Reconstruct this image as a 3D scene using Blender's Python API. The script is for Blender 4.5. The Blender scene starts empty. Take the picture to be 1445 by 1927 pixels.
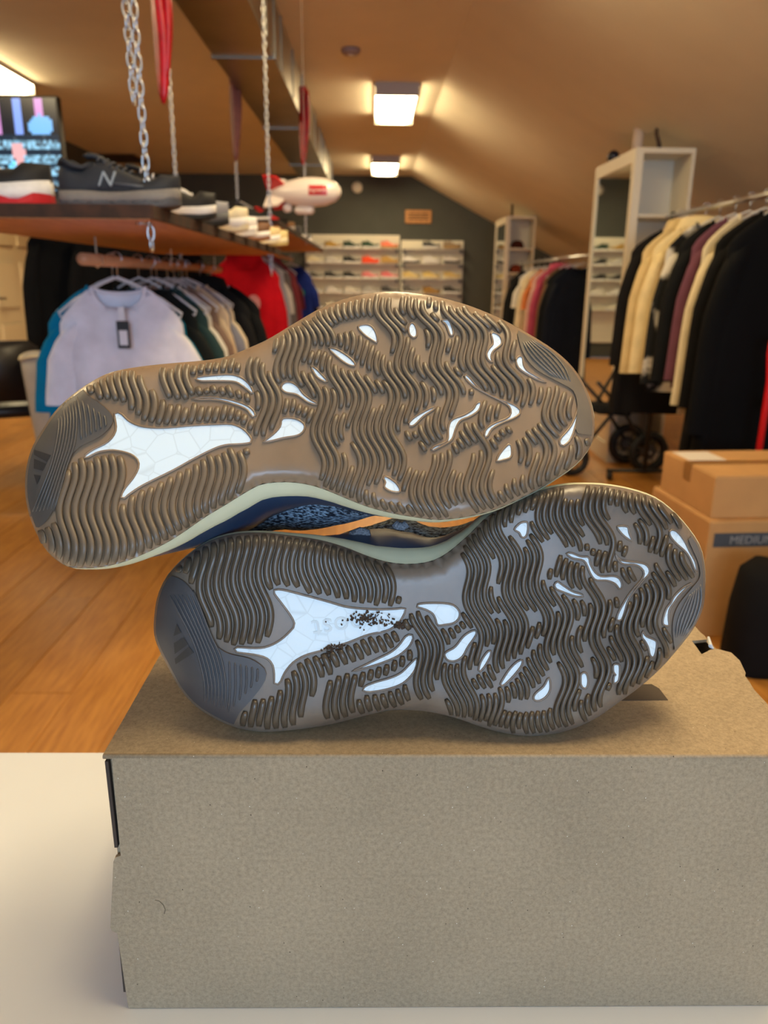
import bpy, math, random
import numpy as np
from mathutils import Vector, Matrix
from mathutils.geometry import delaunay_2d_cdt
random.seed(7)
R = math.radians
SC = bpy.context.scene
COL = SC.collection

# ------------------------------------------------------------------ camera
F = 1430.0                      # focal length in pixels of the 1445x1927 frame
CAMZ, PITCH, YAW, ROLL = 1.19, R(16.85), R(0.9), R(0.55)
fw = np.array([math.sin(YAW)*math.cos(PITCH), math.cos(YAW)*math.cos(PITCH), -math.sin(PITCH)])
r0 = np.array([math.cos(YAW), -math.sin(YAW), 0.0]); u0 = np.cross(r0, fw)
rt = r0*math.cos(ROLL) + u0*math.sin(ROLL); up = -r0*math.sin(ROLL) + u0*math.cos(ROLL)
CAM = np.array([0, 0, CAMZ])
cd = bpy.data.cameras.new('camera'); cam = bpy.data.objects.new('camera', cd); COL.objects.link(cam)
cam.matrix_world = Matrix(((rt[0], up[0], -fw[0], 0), (rt[1], up[1], -fw[1], 0), (rt[2], up[2], -fw[2], CAMZ), (0, 0, 0, 1)))
cd.sensor_fit = 'VERTICAL'; cd.sensor_height = 24; cd.lens = F/1927*24
cd.clip_start = 0.02; cd.clip_end = 60
cd.dof.use_dof = True; cd.dof.focus_distance = 0.41; cd.dof.aperture_fstop = 7.2
SC.camera = cam

# ------------------------------------------------------------------ world, lights, exposure
w = bpy.data.worlds.new('world'); SC.world = w; w.use_nodes = True
w.node_tree.nodes['Background'].inputs[0].default_value = (0.55, 0.72, 1.0, 1); w.node_tree.nodes['Background'].inputs[1].default_value = 0.6
SC.view_settings.view_transform = 'Standard'; SC.view_settings.look = 'None'
SC.view_settings.gamma = 1.0; SC.view_settings.use_curve_mapping = False
SC.view_settings.exposure = 0.0
SC.cycles.use_denoising = True
SC.cycles.sample_clamp_indirect = 6.0
LAMP_POWER, LAMP_COL = 29.0, (1.0, 0.79, 0.45)
wl = bpy.data.lights.new('window_daylight', 'AREA'); wl.shape = 'RECTANGLE'; wl.size = 2.9; wl.size_y = 1.6
wl.energy = 170; wl.color = (0.44, 0.685, 1.0)
wo = bpy.data.objects.new('window_daylight', wl); COL.objects.link(wo)
wo.location = (0.35, -4.3, 1.55); wo.rotation_euler = (R(90), 0, 0)

# ------------------------------------------------------------------ pixel helpers
def ray(p):
    p = np.atleast_2d(np.asarray(p, float))
    return fw + np.outer((p[:, 0]-722.5)/F, rt) + np.outer((963.5-p[:, 1])/F, up)
def on(p, axis, val):
    d = ray(p); t = (val-CAM[axis])/d[:, axis]
    q = CAM + d*t[:, None]
    return q if np.ndim(p) > 1 else q[0]
def onz(px, py, z): return on((px, py), 2, z)
def ony(px, py, y): return on((px, py), 1, y)
def onx(px, py, x): return on((px, py), 0, x)

# ------------------------------------------------------------------ materials
def lin(c): return tuple(((v/255)/12.92 if v/255 <= .04045 else ((v/255+.055)/1.055)**2.4) for v in c)
MATS = {}
def pm(name, rgb, rough=.6, metal=0, var=0., scale=20., bump=0., rgb2=None, stretch=(1, 1, 1), detail=4, spec=.5, emit=None, trans=0, objrand=0., coat=0., sheen=0., contrast=(.3, .7)):
    if name in MATS: return MATS[name]
    m = bpy.data.materials.new(name); m.use_nodes = True; MATS[name] = m
    nt = m.node_tree; b = nt.nodes['Principled BSDF']; c = lin(rgb)
    b.inputs['Roughness'].default_value = rough; b.inputs['Metallic'].default_value = metal
    b.inputs['Specular IOR Level'].default_value = spec; b.inputs['Base Color'].default_value = (*c, 1)
    b.inputs['Coat Weight'].default_value = coat; b.inputs['Transmission Weight'].default_value = trans
    b.inputs['Sheen Weight'].default_value = sheen
    if emit:
        b.inputs['Emission Color'].default_value = (*emit[:3], 1); b.inputs['Emission Strength'].default_value = emit[3]
    if var or bump or rgb2:
        tc = nt.nodes.new('ShaderNodeTexCoord'); mp = nt.nodes.new('ShaderNodeMapping'); mp.inputs['Scale'].default_value = stretch
        nz = nt.nodes.new('ShaderNodeTexNoise'); nz.inputs['Scale'].default_value = scale; nz.inputs['Detail'].default_value = detail
        nt.links.new(tc.outputs['Object'], mp.inputs[0]); nt.links.new(mp.outputs[0], nz.inputs['Vector'])
        if objrand:
            oi = nt.nodes.new('ShaderNodeObjectInfo'); ad = nt.nodes.new('ShaderNodeVectorMath'); ad.operation = 'MULTIPLY_ADD'
            cx = nt.nodes.new('ShaderNodeCombineXYZ')
            for k in range(3): nt.links.new(oi.outputs['Random'], cx.inputs[k])
            ad.inputs[1].default_value = (37, 61, 17); nt.links.new(cx.outputs[0], ad.inputs[0]); nt.links.new(mp.outputs[0], ad.inputs[2])
            nt.links.new(ad.outputs[0], nz.inputs['Vector'])
        if var or rgb2:
            cr = nt.nodes.new('ShaderNodeValToRGB'); e = cr.color_ramp.elements
            c2 = lin(rgb2) if rgb2 else tuple(x*(1-var) for x in c); c1 = c if rgb2 else tuple(min(1, x*(1+var)) for x in c)
            e[0].position, e[1].position = contrast; e[0].color = (*c2, 1); e[1].color = (*c1, 1)
            nt.links.new(nz.outputs['Fac'], cr.inputs[0]); out = cr.outputs[0]
            if objrand:
                hs = nt.nodes.new('ShaderNodeHueSaturation'); mr = nt.nodes.new('ShaderNodeMapRange')
                mr.inputs[3].default_value = 1-objrand; mr.inputs[4].default_value = 1+objrand
                nt.links.new(oi.outputs['Random'], mr.inputs[0]); nt.links.new(mr.outputs[0], hs.inputs['Value']); nt.links.new(out, hs.inputs['Color']); out = hs.outputs[0]
            nt.links.new(out, b.inputs['Base Color'])
        if bump:
            bp = nt.nodes.new('ShaderNodeBump'); bp.inputs['Strength'].default_value = bump; bp.inputs['Distance'].default_value = .002
            nt.links.new(nz.outputs['Fac'], bp.inputs['Height']); nt.links.new(bp.outputs[0], b.inputs['Normal'])
    return m
def cardboard(name, rgb, dark, light, sc=1.0):
    """kraft board: mottled fibre, sparse dark and pale flecks"""
    if name in MATS: return MATS[name]
    m = pm(name, rgb, .85, spec=.2); nt = m.node_tree; b = nt.nodes['Principled BSDF']
    tc = nt.nodes.new('ShaderNodeTexCoord')
    n1 = nt.nodes.new('ShaderNodeTexNoise'); n1.inputs['Scale'].default_value = 420*sc; n1.inputs['Detail'].default_value = 6; n1.inputs['Roughness'].default_value = .75
    n0 = nt.nodes.new('ShaderNodeTexNoise'); n0.inputs['Scale'].default_value = 14*sc
    r1 = nt.nodes.new('ShaderNodeValToRGB'); c = lin(rgb)
    r1.color_ramp.elements[0].position = .3; r1.color_ramp.elements[0].color = (*[v*.72 for v in c], 1)
    r1.color_ramp.elements[1].position = .7; r1.color_ramp.elements[1].color = (*[v*1.22 for v in c], 1)
    mx0 = nt.nodes.new('ShaderNodeMix'); mx0.data_type = 'RGBA'; mx0.blend_type = 'MULTIPLY'; mx0.inputs[0].default_value = .25
    nt.links.new(tc.outputs['Object'], n1.inputs['Vector']); nt.links.new(tc.outputs['Object'], n0.inputs['Vector'])
    nt.links.new(n1.outputs['Fac'], r1.inputs[0]); nt.links.new(r1.outputs[0], mx0.inputs[6]); nt.links.new(n0.outputs['Fac'], mx0.inputs[7])
    last = mx0.outputs[2]
    for (scale, rad, col, off) in ((330*sc, .055, dark, 0), (400*sc, .05, light, 5.3)):
        v = nt.nodes.new('ShaderNodeTexVoronoi'); v.inputs['Scale'].default_value = scale
        mp = nt.nodes.new('ShaderNodeMapping'); mp.inputs['Location'].default_value = (off, off, off); mp.inputs['Scale'].default_value = (1, 1, .6)
        nt.links.new(tc.outputs['Object'], mp.inputs[0]); nt.links.new(mp.outputs[0], v.inputs['Vector'])
        lt = nt.nodes.new('ShaderNodeMath'); lt.operation = 'LESS_THAN'; lt.inputs[1].default_value = rad*1.6; nt.links.new(v.outputs['Distance'], lt.inputs[0])
        sep = nt.nodes.new('ShaderNodeSeparateColor'); nt.links.new(v.outputs['Color'], sep.inputs[0])
        gt = nt.nodes.new('ShaderNodeMath'); gt.operation = 'GREATER_THAN'; gt.inputs[1].default_value = .9; nt.links.new(sep.outputs[0], gt.inputs[0])
        ml = nt.nodes.new('ShaderNodeMath'); ml.operation = 'MULTIPLY'; nt.links.new(lt.outputs[0], ml.inputs[0]); nt.links.new(gt.outputs[0], ml.inputs[1])
        mx = nt.nodes.new('ShaderNodeMix'); mx.data_type = 'RGBA'; mx.inputs[7].default_value = (*lin(col), 1)
        nt.links.new(ml.outputs[0], mx.inputs[0]); nt.links.new(last, mx.inputs[6]); last = mx.outputs[2]
    nt.links.new(last, b.inputs['Base Color'])
    bp = nt.nodes.new('ShaderNodeBump'); bp.inputs['Strength'].default_value = .15; bp.inputs['Distance'].default_value = .0006
    nt.links.new(n1.outputs['Fac'], bp.inputs['Height']); nt.links.new(bp.outputs[0], b.inputs['Normal'])
    return m

# ------------------------------------------------------------------ objects
def tag(o, label=None, cat=None, group=None, kind=None):
    if label: o['label'] = label
    if cat: o['category'] = cat
    if group: o['group'] = group
    if kind: o['kind'] = kind
    return o
def empty(name, loc=(0, 0, 0), rz=0., label=None, cat=None, group=None):
    o = bpy.data.objects.new(name, None); COL.objects.link(o); o.location = loc; o.rotation_euler = (0, 0, rz); o.empty_display_size = .05
    return tag(o, label, cat, group)
def place(name, mesh, mat=None, parent=None, loc=None, rot=None):
    o = bpy.data.objects.new(name, mesh); COL.objects.link(o)
    if parent: o.parent = parent
    if loc is not None: o.location = loc
    if rot is not None: o.rotation_euler = rot
    if mat is not None:
        if mesh.materials: o.material_slots[0].link = 'OBJECT'; o.material_slots[0].material = mat
        else: mesh.materials.append(mat)
    return o
class MB:
    def __init__(s): s.v = []; s.f = []
    def add(s, v, f):
        n = len(s.v); s.v += [tuple(map(float, p)) for p in v]; s.f += [tuple(i+n for i in q) for q in f]; return s
    def box(s, lo, hi, M=None):
        x0, y0, z0 = lo; x1, y1, z1 = hi
        v = [(x0, y0, z0), (x1, y0, z0), (x1, y1, z0), (x0, y1, z0), (x0, y0, z1), (x1, y0, z1), (x1, y1, z1), (x0, y1, z1)]
        if M: v = [M @ Vector(p) for p in v]
        return s.add(v, [(3, 2, 1, 0), (4, 5, 6, 7), (0, 1, 5, 4), (1, 2, 6, 5), (2, 3, 7, 6), (3, 0, 4, 7)])
    def rbox(s, lo, hi, r=.01):
        """box with chamfered vertical edges and top/bottom"""
        x0, y0, z0 = lo; x1, y1, z1 = hi; rings = []
        for z, i in ((z0, r), (z0+r, 0), (z1-r, 0), (z1, r)):
            a, b2, c, d2 = x0+i, x1-i, y0+i, y1-i
            rings.append([(a+r, c, z), (b2-r, c, z), (b2, c+r, z), (b2, d2-r, z), (b2-r, d2, z), (a+r, d2, z), (a, d2-r, z), (a, c+r, z)])
        return s.loft(rings, True, True)
    def loft(s, rings, cap0=False, cap1=False, closed=True):
        n = len(rings[0]); v = [p for r in rings for p in r]; f = []
        for j in range(len(rings)-1):
            for i in range(n if closed else n-1):
                k = (i+1) % n
                f.append((j*n+i, j*n+k, (j+1)*n+k, (j+1)*n+i))
        if cap0: f.append(tuple(range(n-1, -1, -1)))
        if cap1: f.append(tuple((len(rings)-1)*n+i for i in range(n)))
        return s.add(v, f)
    def tube(s, path, rad, seg=8, closed=False, cap=True, flat=None):
        P = [Vector(p) for p in path]; n = len(P); rings = []
        rads = rad if hasattr(rad, '__len__') else [rad]*n
        prev = None
        for i in range(n):
            t = (P[(i+1) % n]-P[i-1]) if closed else (P[min(i+1, n-1)]-P[max(i-1, 0)])
            if t.length < 1e-9: t = Vector((0, 0, 1))
            t.normalize()
            if prev is None:
                a = Vector((0, 0, 1)) if abs(t.z) < .9 else Vector((1, 0, 0)); prev = t.cross(a).normalized()
            e1 = (prev - t*prev.dot(t)).normalized(); prev = e1; e2 = t.cross(e1)
            rings.append([P[i] + (e1*math.cos(2*math.pi*k/seg) + e2*math.sin(2*math.pi*k/seg))*rads[i] for k in range(seg)])
        if closed: rings.append(rings[0]); return s.loft(rings)
        return s.loft(rings, cap, cap)
    def prism(s, poly, z0, z1):
        n = len(poly)
        s.add([(x, y, z0) for x, y in poly]+[(x, y, z1) for x, y in poly],
              [tuple(range(n-1, -1, -1)), tuple(range(n, 2*n))]+[(i, (i+1) % n, n+(i+1) % n, n+i) for i in range(n)])
        return s
    def lathe(s, prof, seg=16):
        rings = [[(r*math.cos(2*math.pi*k/seg), r*math.sin(2*math.pi*k/seg), z) for k in range(seg)] for r, z in prof]
        return s.loft(rings, True, True)
    def xf(s, M):
        s.v = [tuple(M @ Vector(p)) for p in s.v]; return s
    def mesh(s, name, smooth=False):
        me = bpy.data.meshes.new(name); me.from_pydata(s.v, [], s.f)
        if smooth: me.polygons.foreach_set('use_smooth', [True]*len(me.polygons))
        me.update(); return me
    def build(s, name, mat, parent=None, smooth=False, **k):
        return place(name, s.mesh(name, smooth), mat, parent, **k)
def text_mesh(txt, size, depth=.0005, shear=0.):
    c = bpy.data.curves.new('lettering', 'FONT'); c.body = txt; c.size = size; c.extrude = depth; c.align_x = 'CENTER'; c.align_y = 'CENTER'; c.shear = shear; c.resolution_u = 3
    o = bpy.data.objects.new('lettering', c); COL.objects.link(o); bpy.context.view_layer.update()
    me = bpy.data.meshes.new_from_object(o.evaluated_get(bpy.context.evaluated_depsgraph_get()))
    bpy.data.objects.remove(o); bpy.data.curves.remove(c); return me
def copy_tree(o, parent=None):
    c = o.copy(); COL.objects.link(c); c.parent = parent
    for ch in o.children: copy_tree(ch, c)
    return c

# ================================================================== structure
ROOM_X0, FOLD_X, ROOM_X1 = -3.74, 0.58, 3.60
ROOM_Y0, ROOM_Y1 = -4.50, 13.0
CEIL = CAMZ+1.60; SLOPE = .51; KNEE = CEIL-SLOPE*(ROOM_X1-FOLD_X)
m_ceil = pm('ceiling_paint', (226, 214, 190), .75, var=.03, scale=3, bump=.05)
m_dark = pm('charcoal_wall_paint', (74, 76, 70), .8, var=.06, scale=4)
m_light = pm('cream_wall_paint', (222, 212, 192), .8, var=.04, scale=4)
m_trim = pm('white_trim', (228, 222, 208), .5)
m_plank = pm('bamboo_floor', (203, 143, 68), .38, rgb2=(160, 102, 42), scale=9, stretch=(9, .8, 1), objrand=.13, detail=6, contrast=(.25, .75), bump=.03)
def struct(o, label, cat): return tag(o, label, cat, kind='structure')
fl = struct(MB().box((ROOM_X0, ROOM_Y0, -.06), (ROOM_X1, ROOM_Y1, -.004)).build('floor', m_plank), 'orange-brown bamboo plank floor of the shop', 'floor')
PW, PL = .18, 1.85
plank_me = MB().rbox((0, 0, -.02), (PW-.003, PL-.003, 0), .0015).mesh('plank'); plank_me.materials.append(m_plank)
nx = 0; x = -3.24
while x < 2.4:
    y = -.3-(nx*.73) % PL
    while y < 7.2:
        o = place('plank', plank_me, None, fl, loc=(x, y, 0)); y += PL
    x += PW; nx += 1
struct(MB().box((ROOM_X0-.1, ROOM_Y0-.1, CEIL), (FOLD_X, ROOM_Y1+.1, CEIL+.1)).build('ceiling', m_ceil), 'flat cream ceiling with warm light fixtures', 'ceiling')
struct(MB().add([(FOLD_X, ROOM_Y0-.1, CEIL), (ROOM_X1+.2, ROOM_Y0-.1, KNEE-SLOPE*.2), (ROOM_X1+.2, ROOM_Y1+.1, KNEE-SLOPE*.2), (FOLD_X, ROOM_Y1+.1, CEIL),
      (FOLD_X, ROOM_Y0-.1, CEIL+.1), (ROOM_X1+.2, ROOM_Y0-.1, KNEE-SLOPE*.2+.1), (ROOM_X1+.2, ROOM_Y1+.1, KNEE-SLOPE*.2+.1), (FOLD_X, ROOM_Y1+.1, CEIL+.1)],
      [(0, 1, 2, 3), (7, 6, 5, 4), (0, 4, 5, 1), (3, 2, 6, 7), (0, 3, 7, 4), (1, 5, 6, 2)]).build('ceiling_slope', m_ceil), 'sloping cream attic ceiling on the right', 'ceiling')
struct(MB().box((ROOM_X0-.1, ROOM_Y1, 0), (ROOM_X1+.1, ROOM_Y1+.1, CEIL)).build('wall_back', m_dark), 'charcoal green painted end wall behind the sneaker display', 'wall')
struct(MB().box((ROOM_X0-.1, ROOM_Y0, 0), (ROOM_X0, ROOM_Y1, CEIL)).build('wall_left', m_dark), 'dark painted side wall on the left', 'wall')
struct(MB().box((ROOM_X1, ROOM_Y0, 0), (ROOM_X1+.1, ROOM_Y1, KNEE)).build('wall_right', m_light), 'low cream knee wall under the sloping ceiling', 'wall')
WX0, WX1, WZ0, WZ1 = -1.15, 1.85, .7, 2.4
fwall = MB()
for lo, hi in (((ROOM_X0, WZ0*0), (WX0, CEIL)), ((WX1, 0), (ROOM_X1, CEIL)), ((WX0, 0), (WX1, WZ0)), ((WX0, WZ1), (WX1, CEIL))):
    fwall.box((lo[0], ROOM_Y0-.1, lo[1]), (hi[0], ROOM_Y0, hi[1]))
struct(fwall.build('wall_front', m_light), 'cream wall with a window behind the photographer', 'wall')
win = struct(empty('window_1', ((WX0+WX1)/2, ROOM_Y0, WZ0)), 'white framed daylight window behind the photographer', 'window')
wf = MB()
for a, b2, c, d2 in ((-1.5, -1.44, 0, 1.7), (1.44, 1.5, 0, 1.7), (-1.44, 1.44, 0, .06), (-1.44, 1.44, 1.64, 1.7), (-.02, .02, .06, 1.64)):
    wf.box((a, -.08, c), (b2, -.02, d2))
wf.build('window_frame', m_trim, win)
MB().box((-1.44, -.055, .06), (1.44, -.049, 1.64)).build('pane', pm('window_glass', (255, 255, 255), .02, trans=1.0), win)
# panelled cream door on the left wall
dq = empty('door_1', (ROOM_X0, 8.3, 0)); struct(dq, 'cream panelled door in the left wall', 'door')
m_door = pm('cream_door', (225, 208, 170), .5)
MB().box((0, -.62, 0), (.05, .62, 2.05)).build('door_leaf', m_door, dq)
for z0, z1 in ((.2, .75), (.9, 1.35), (1.5, 1.9)):
    for y0, y1 in ((-.5, -.06), (.06, .5)): MB().rbox((.045, y0, z0), (.065, y1, z1), .008).build('panel', m_door, dq)
MB().tube([(.05, -.54, 1.0), (.1, -.54, 1.0), (.1, -.44, 1.0)], .011).build('handle', pm('steel', (170, 168, 160), .3, 1), dq)

# ---- ceiling fixtures: two rows of wraparound lamps
m_diff = pm('lit_diffuser', (255, 250, 235), .5, emit=(*LAMP_COL, LAMP_POWER))
m_fix = pm('fixture_metal', (180, 172, 160), .5)
def fixture(x, y, label):
    t = empty('ceiling_light', (x, y, CEIL), 0, label, 'ceiling light', 'ceiling light fixtures')
    pr = [(-.18, -.03), (-.165, -.075), (-.12, -.095), (.12, -.095), (.165, -.075), (.18, -.03)]
    MB().loft([[(a, -.60, b2) for a, b2 in pr], [(a, .60, b2) for a, b2 in pr]], True, True).build('diffuser', m_diff, t)
    MB().box((-.19, -.60, -.03), (.19, .60, 0)).build('housing', m_fix, t)
    for s in (-1, 1): MB().box((-.185, s*.612-.012, -.1), (.185, s*.612+.012, 0)).build('end_cap', m_fix, t)
fixture(.19, 7.75, 'bright ceiling light nearer of the two above the aisle')
fixture(.15, 11.6, 'bright ceiling light farther one close to the end wall')
q = onz(64, 176, CEIL-.09); fixture(q[0]-.18, q[1]-.6, 'ceiling light half hidden above the television')
fixture(.19, 3.55, 'ceiling light overhead between the aisle and the counter')
fixture(.35, .66, 'ceiling light overhead just beyond the white counter')
fixture(-3.0, 3.2, 'ceiling light overhead on the left near the television')

# ================================================================== counter and shoe box
ZT = .785; ZB = .955
m_counter = pm('white_laminate', (216, 219, 224), .32, var=.02, scale=6)
tb = empty('counter_table', (0, .2, 0), 0, 'white laminate counter table under the cardboard shoe box', 'table')
ye = float(on((90, 1413), 2, ZT)[1])
def quarter(y): return y-.2
MB().rbox((-1.0, -.42, ZT-.035), (.95, ye-.2, ZT), .003).build('tabletop', m_counter, tb)
for sx in (-.92, .87):
    for sy in (-.36, ye-.28): MB().box((sx-.025, sy-.025, 0), (sx+.025, sy+.025, ZT-.035)).build('leg', m_counter, tb)

m_kraft = cardboard('kraft_board', (168, 148, 121), (70, 58, 46), (226, 218, 202))
m_kdark = pm('kraft_shadow_edge', (62, 50, 42), .9)  # dark brown colour that paints the shade in the side gaps
A, B = onz(196, 1416, ZB), onz(1552, 1428, ZB)
yf = (A[1]+B[1])/2; XL, XR = A[0], B[0]; DEP = .243; yb = yf+DEP
BC = np.array([(XL+XR)/2, (yf+yb)/2, ZT])
bx = empty('shoe_box', BC, 0, 'brown kraft cardboard shoe box on the white counter', 'box')
def loc(p): return (p[0]-BC[0], p[1]-BC[1], p[2]-BC[2])
hx = (XR-XL)/2; hy = DEP/2; H = ZB-ZT; T = .0022
xb = onz(235, 1893, ZT)[0]-BC[0]        # foot of the front panel, a little wider than plumb
# front panel with its side tab
zt1, zt2 = H*.632, H*.325
fp = [(-hx+.0045, H-.001), (-hx+.0015+.0022, zt1), (-hx+.0005, zt1-.0012), (-hx-.0008+.0002, zt1-.004), (xb-.0034+.0012, zt2+.004), (xb-.0026+.001, zt2+.0012), (xb+.0012, zt2), (xb+.0026, .0003), (hx, .0003), (hx, H-.001)]
fm = MB(); fm.prism(fp, 0, T); fm.xf(Matrix.Translation((0, -hy+T, 0)) @ Matrix.Rotation(R(90), 4, 'X'))
fm.build('front_panel', m_kraft, bx)
# top panel with the torn slot on its right edge
tp = [(-hx, -hy+.001), (hx, -hy+.001)]
for q in ((1434, 1323), (1410, 1283), (1402, 1272), (1403, 1266), (1392, 1243), (1376, 1228), (1350, 1221), (1338, 1222), (1320, 1231), (1302, 1206), (1330, 1203), (1326, 1196), (1306, 1182)):
    c = loc(onz(*q, ZB)); tp.append((c[0], c[1]))
tp += [(hx-.001, hy), (-hx, hy)]
tp[-3:-2] = [tp[-3]]
tm = MB(); tm.prism(tp, H-T, H)
me = tm.mesh('top_panel'); place('top_panel', me, m_kraft, bx)
MB().tube([(-hx, -hy+.0012, H-.0012), (hx, -hy+.0012, H-.0012)], .0014, 8).build('fold_edge', m_kraft, bx, True)
MB().box((-hx+.0006, -hy+.004, 0), (-hx+.003, hy-.004, H-T-.0005)).build('side_panel', m_kraft, bx)
MB().box((hx-.003, -hy+.004, 0), (hx-.0006, hy-.004, H-T-.0005)).build('side_panel', m_kraft, bx)
MB().box((-hx+.003, hy-.003, 0), (hx-.003, hy-.001, H-T-.0005)).build('back_panel', m_kraft, bx)
MB().box((-hx+.003, -hy+.004, 0), (hx-.003, hy-.004, .002)).build('bottom_panel', m_kraft, bx)
MB().box((-hx+.0032, -hy+.0026, .004), (-hx+.006, -hy+.0046, H-.004)).build('gap_shade_backing', m_kdark, bx)  # dark piece behind the gap, its shade put into the colour
MB().box((-hx+.0006, -hy+.0006, H*.66), (-hx+.0024, -hy+.004, H-.004)).build('gap_shade_strip', m_kdark, bx)  # shade of the gap beside the front panel, painted as a dark strip
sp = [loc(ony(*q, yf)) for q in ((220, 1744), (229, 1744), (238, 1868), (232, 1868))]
MB().add([(p[0], -hy+.0004, p[2]) for p in sp]+[(p[0], -hy+.004, p[2]) for p in sp], [(0, 1, 2, 3), (7, 6, 5, 4), (0, 4, 5, 1), (1, 5, 6, 2), (2, 6, 7, 3), (3, 7, 4, 0)]).build('gap_shade_strip', m_kdark, bx)  # lower stretch of the gap, its shade painted as a dark strip
# torn corner piece sticking up beside the slot
c0, c1, c2, c3 = [Vector(loc(onz(*q, ZB))) for q in ((1302, 1204), (1330, 1202), (1336, 1222), (1322, 1214))]
MB().add([c0+Vector((0, 0, -.012)), c1+Vector((0, 0, -.012)), c2+Vector((0, 0, -.014)), c3+Vector((0, 0, -.014))], [(0, 1, 2, 3)]).build('slot_shade_sheet', pm('slot_shade_black', (18, 18, 20), .8), bx)  # black sheet under the slot, its colour painting the box's inner shade
MB().tube([c1+Vector((.001, 0, .001)), c2+Vector((.0005, .001, .002)), c2+Vector((.002, 0, .0005))], [.0009, .0014, .0006], 6).build('torn_paper', pm('torn_paper', (196, 200, 206), .9), bx)
# printed mark on the lid
pq = [loc(onz(*q, ZB)) for q in ((1120, 1319), (1257, 1318), (1240, 1296), (1226, 1288), (1110, 1290))]
MB().prism([(p[0], p[1]) for p in pq], H, H+.00025).build('printed_mark', pm('print_brown', (66, 54, 44), .8), bx)
hp = [loc(ony(*q, yf-.0004)) for q in ((291, 1694), (300, 1696), (307, 1703), (311, 1712), (309, 1720))]
MB().tube(hp, .00012, 4).build('stray_fibre', pm('fibre', (50, 42, 36), .7), bx)

# ================================================================== the pair of running shoes
def z4(*p): return [(270+.4014*x, 950+.4014*y) for x, y in p]
def z5(*p): return [(780+.4014*x, 890+.4014*y) for x, y in p]
def z2(*p): return [(30+.3945*x, 540+.3945*y) for x, y in p]
def z3(*p): return [(500+.4429*x, 540+.4429*y) for x, y in p]
LOW_OUT = [(289,1183),(294,1131),(308,1094),(330,1066),(362,1038),(398,1016),(443,1004),(495,1002),(551,1008),(603,1016),(651,1030),(691,1046),(732,1058),(780,1061),(828,1049),(880,1008),(912,976),(957,946),
  (1005,926),(1053,914),(1093,911),(1141,913),(1189,922),(1234,938),(1270,966),(1298,998),(1318,1030),(1326,1067),(1327,1107),(1322,1147),(1302,1187),(1274,1223),(1242,1259),(1201,1295),(1161,1324),(1121,1352),(1077,1372),(1037,1382),(989,1385),(941,1378),(900,1366),(860,1352),(820,1342),(780,1337),(732,1337),(671,1351),(623,1363),(575,1371),(527,1376),(487,1377),(443,1369),(402,1351),(366,1327),(338,1295),(314,1251),(296,1215)]
UP_OUT = z2((43,950),(50,860),(75,770),(120,690),(180,600),(250,530),(330,470),(420,420),(500,395),(630,375),(760,362),(900,350),(1010,330),(1100,295),(1200,250),(1300,190),(1400,130)) + \
  z3((230,92),(320,55),(420,30),(520,20),(620,25),(720,40),(820,65),(920,100),(1020,145),(1110,195),(1200,250),(1270,305),(1320,360),(1360,430),(1385,500),(1397,570),(1392,640),(1365,700),(1310,760),(1240,810),(1160,860),(1070,905),(980,945),(890,970),(800,985),(720,990),(640,980),(550,965),(450,940),(380,915),(320,890),(260,865),(200,845),(130,832),(60,830),(0,835)) + \
  z2((1150,950),(1080,990),(1000,1040),(900,1100),(800,1170),(720,1220),(620,1270),(520,1310),(420,1335),(330,1342),(250,1335),(190,1300),(140,1250),(100,1180),(70,1110),(50,1030))
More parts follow.
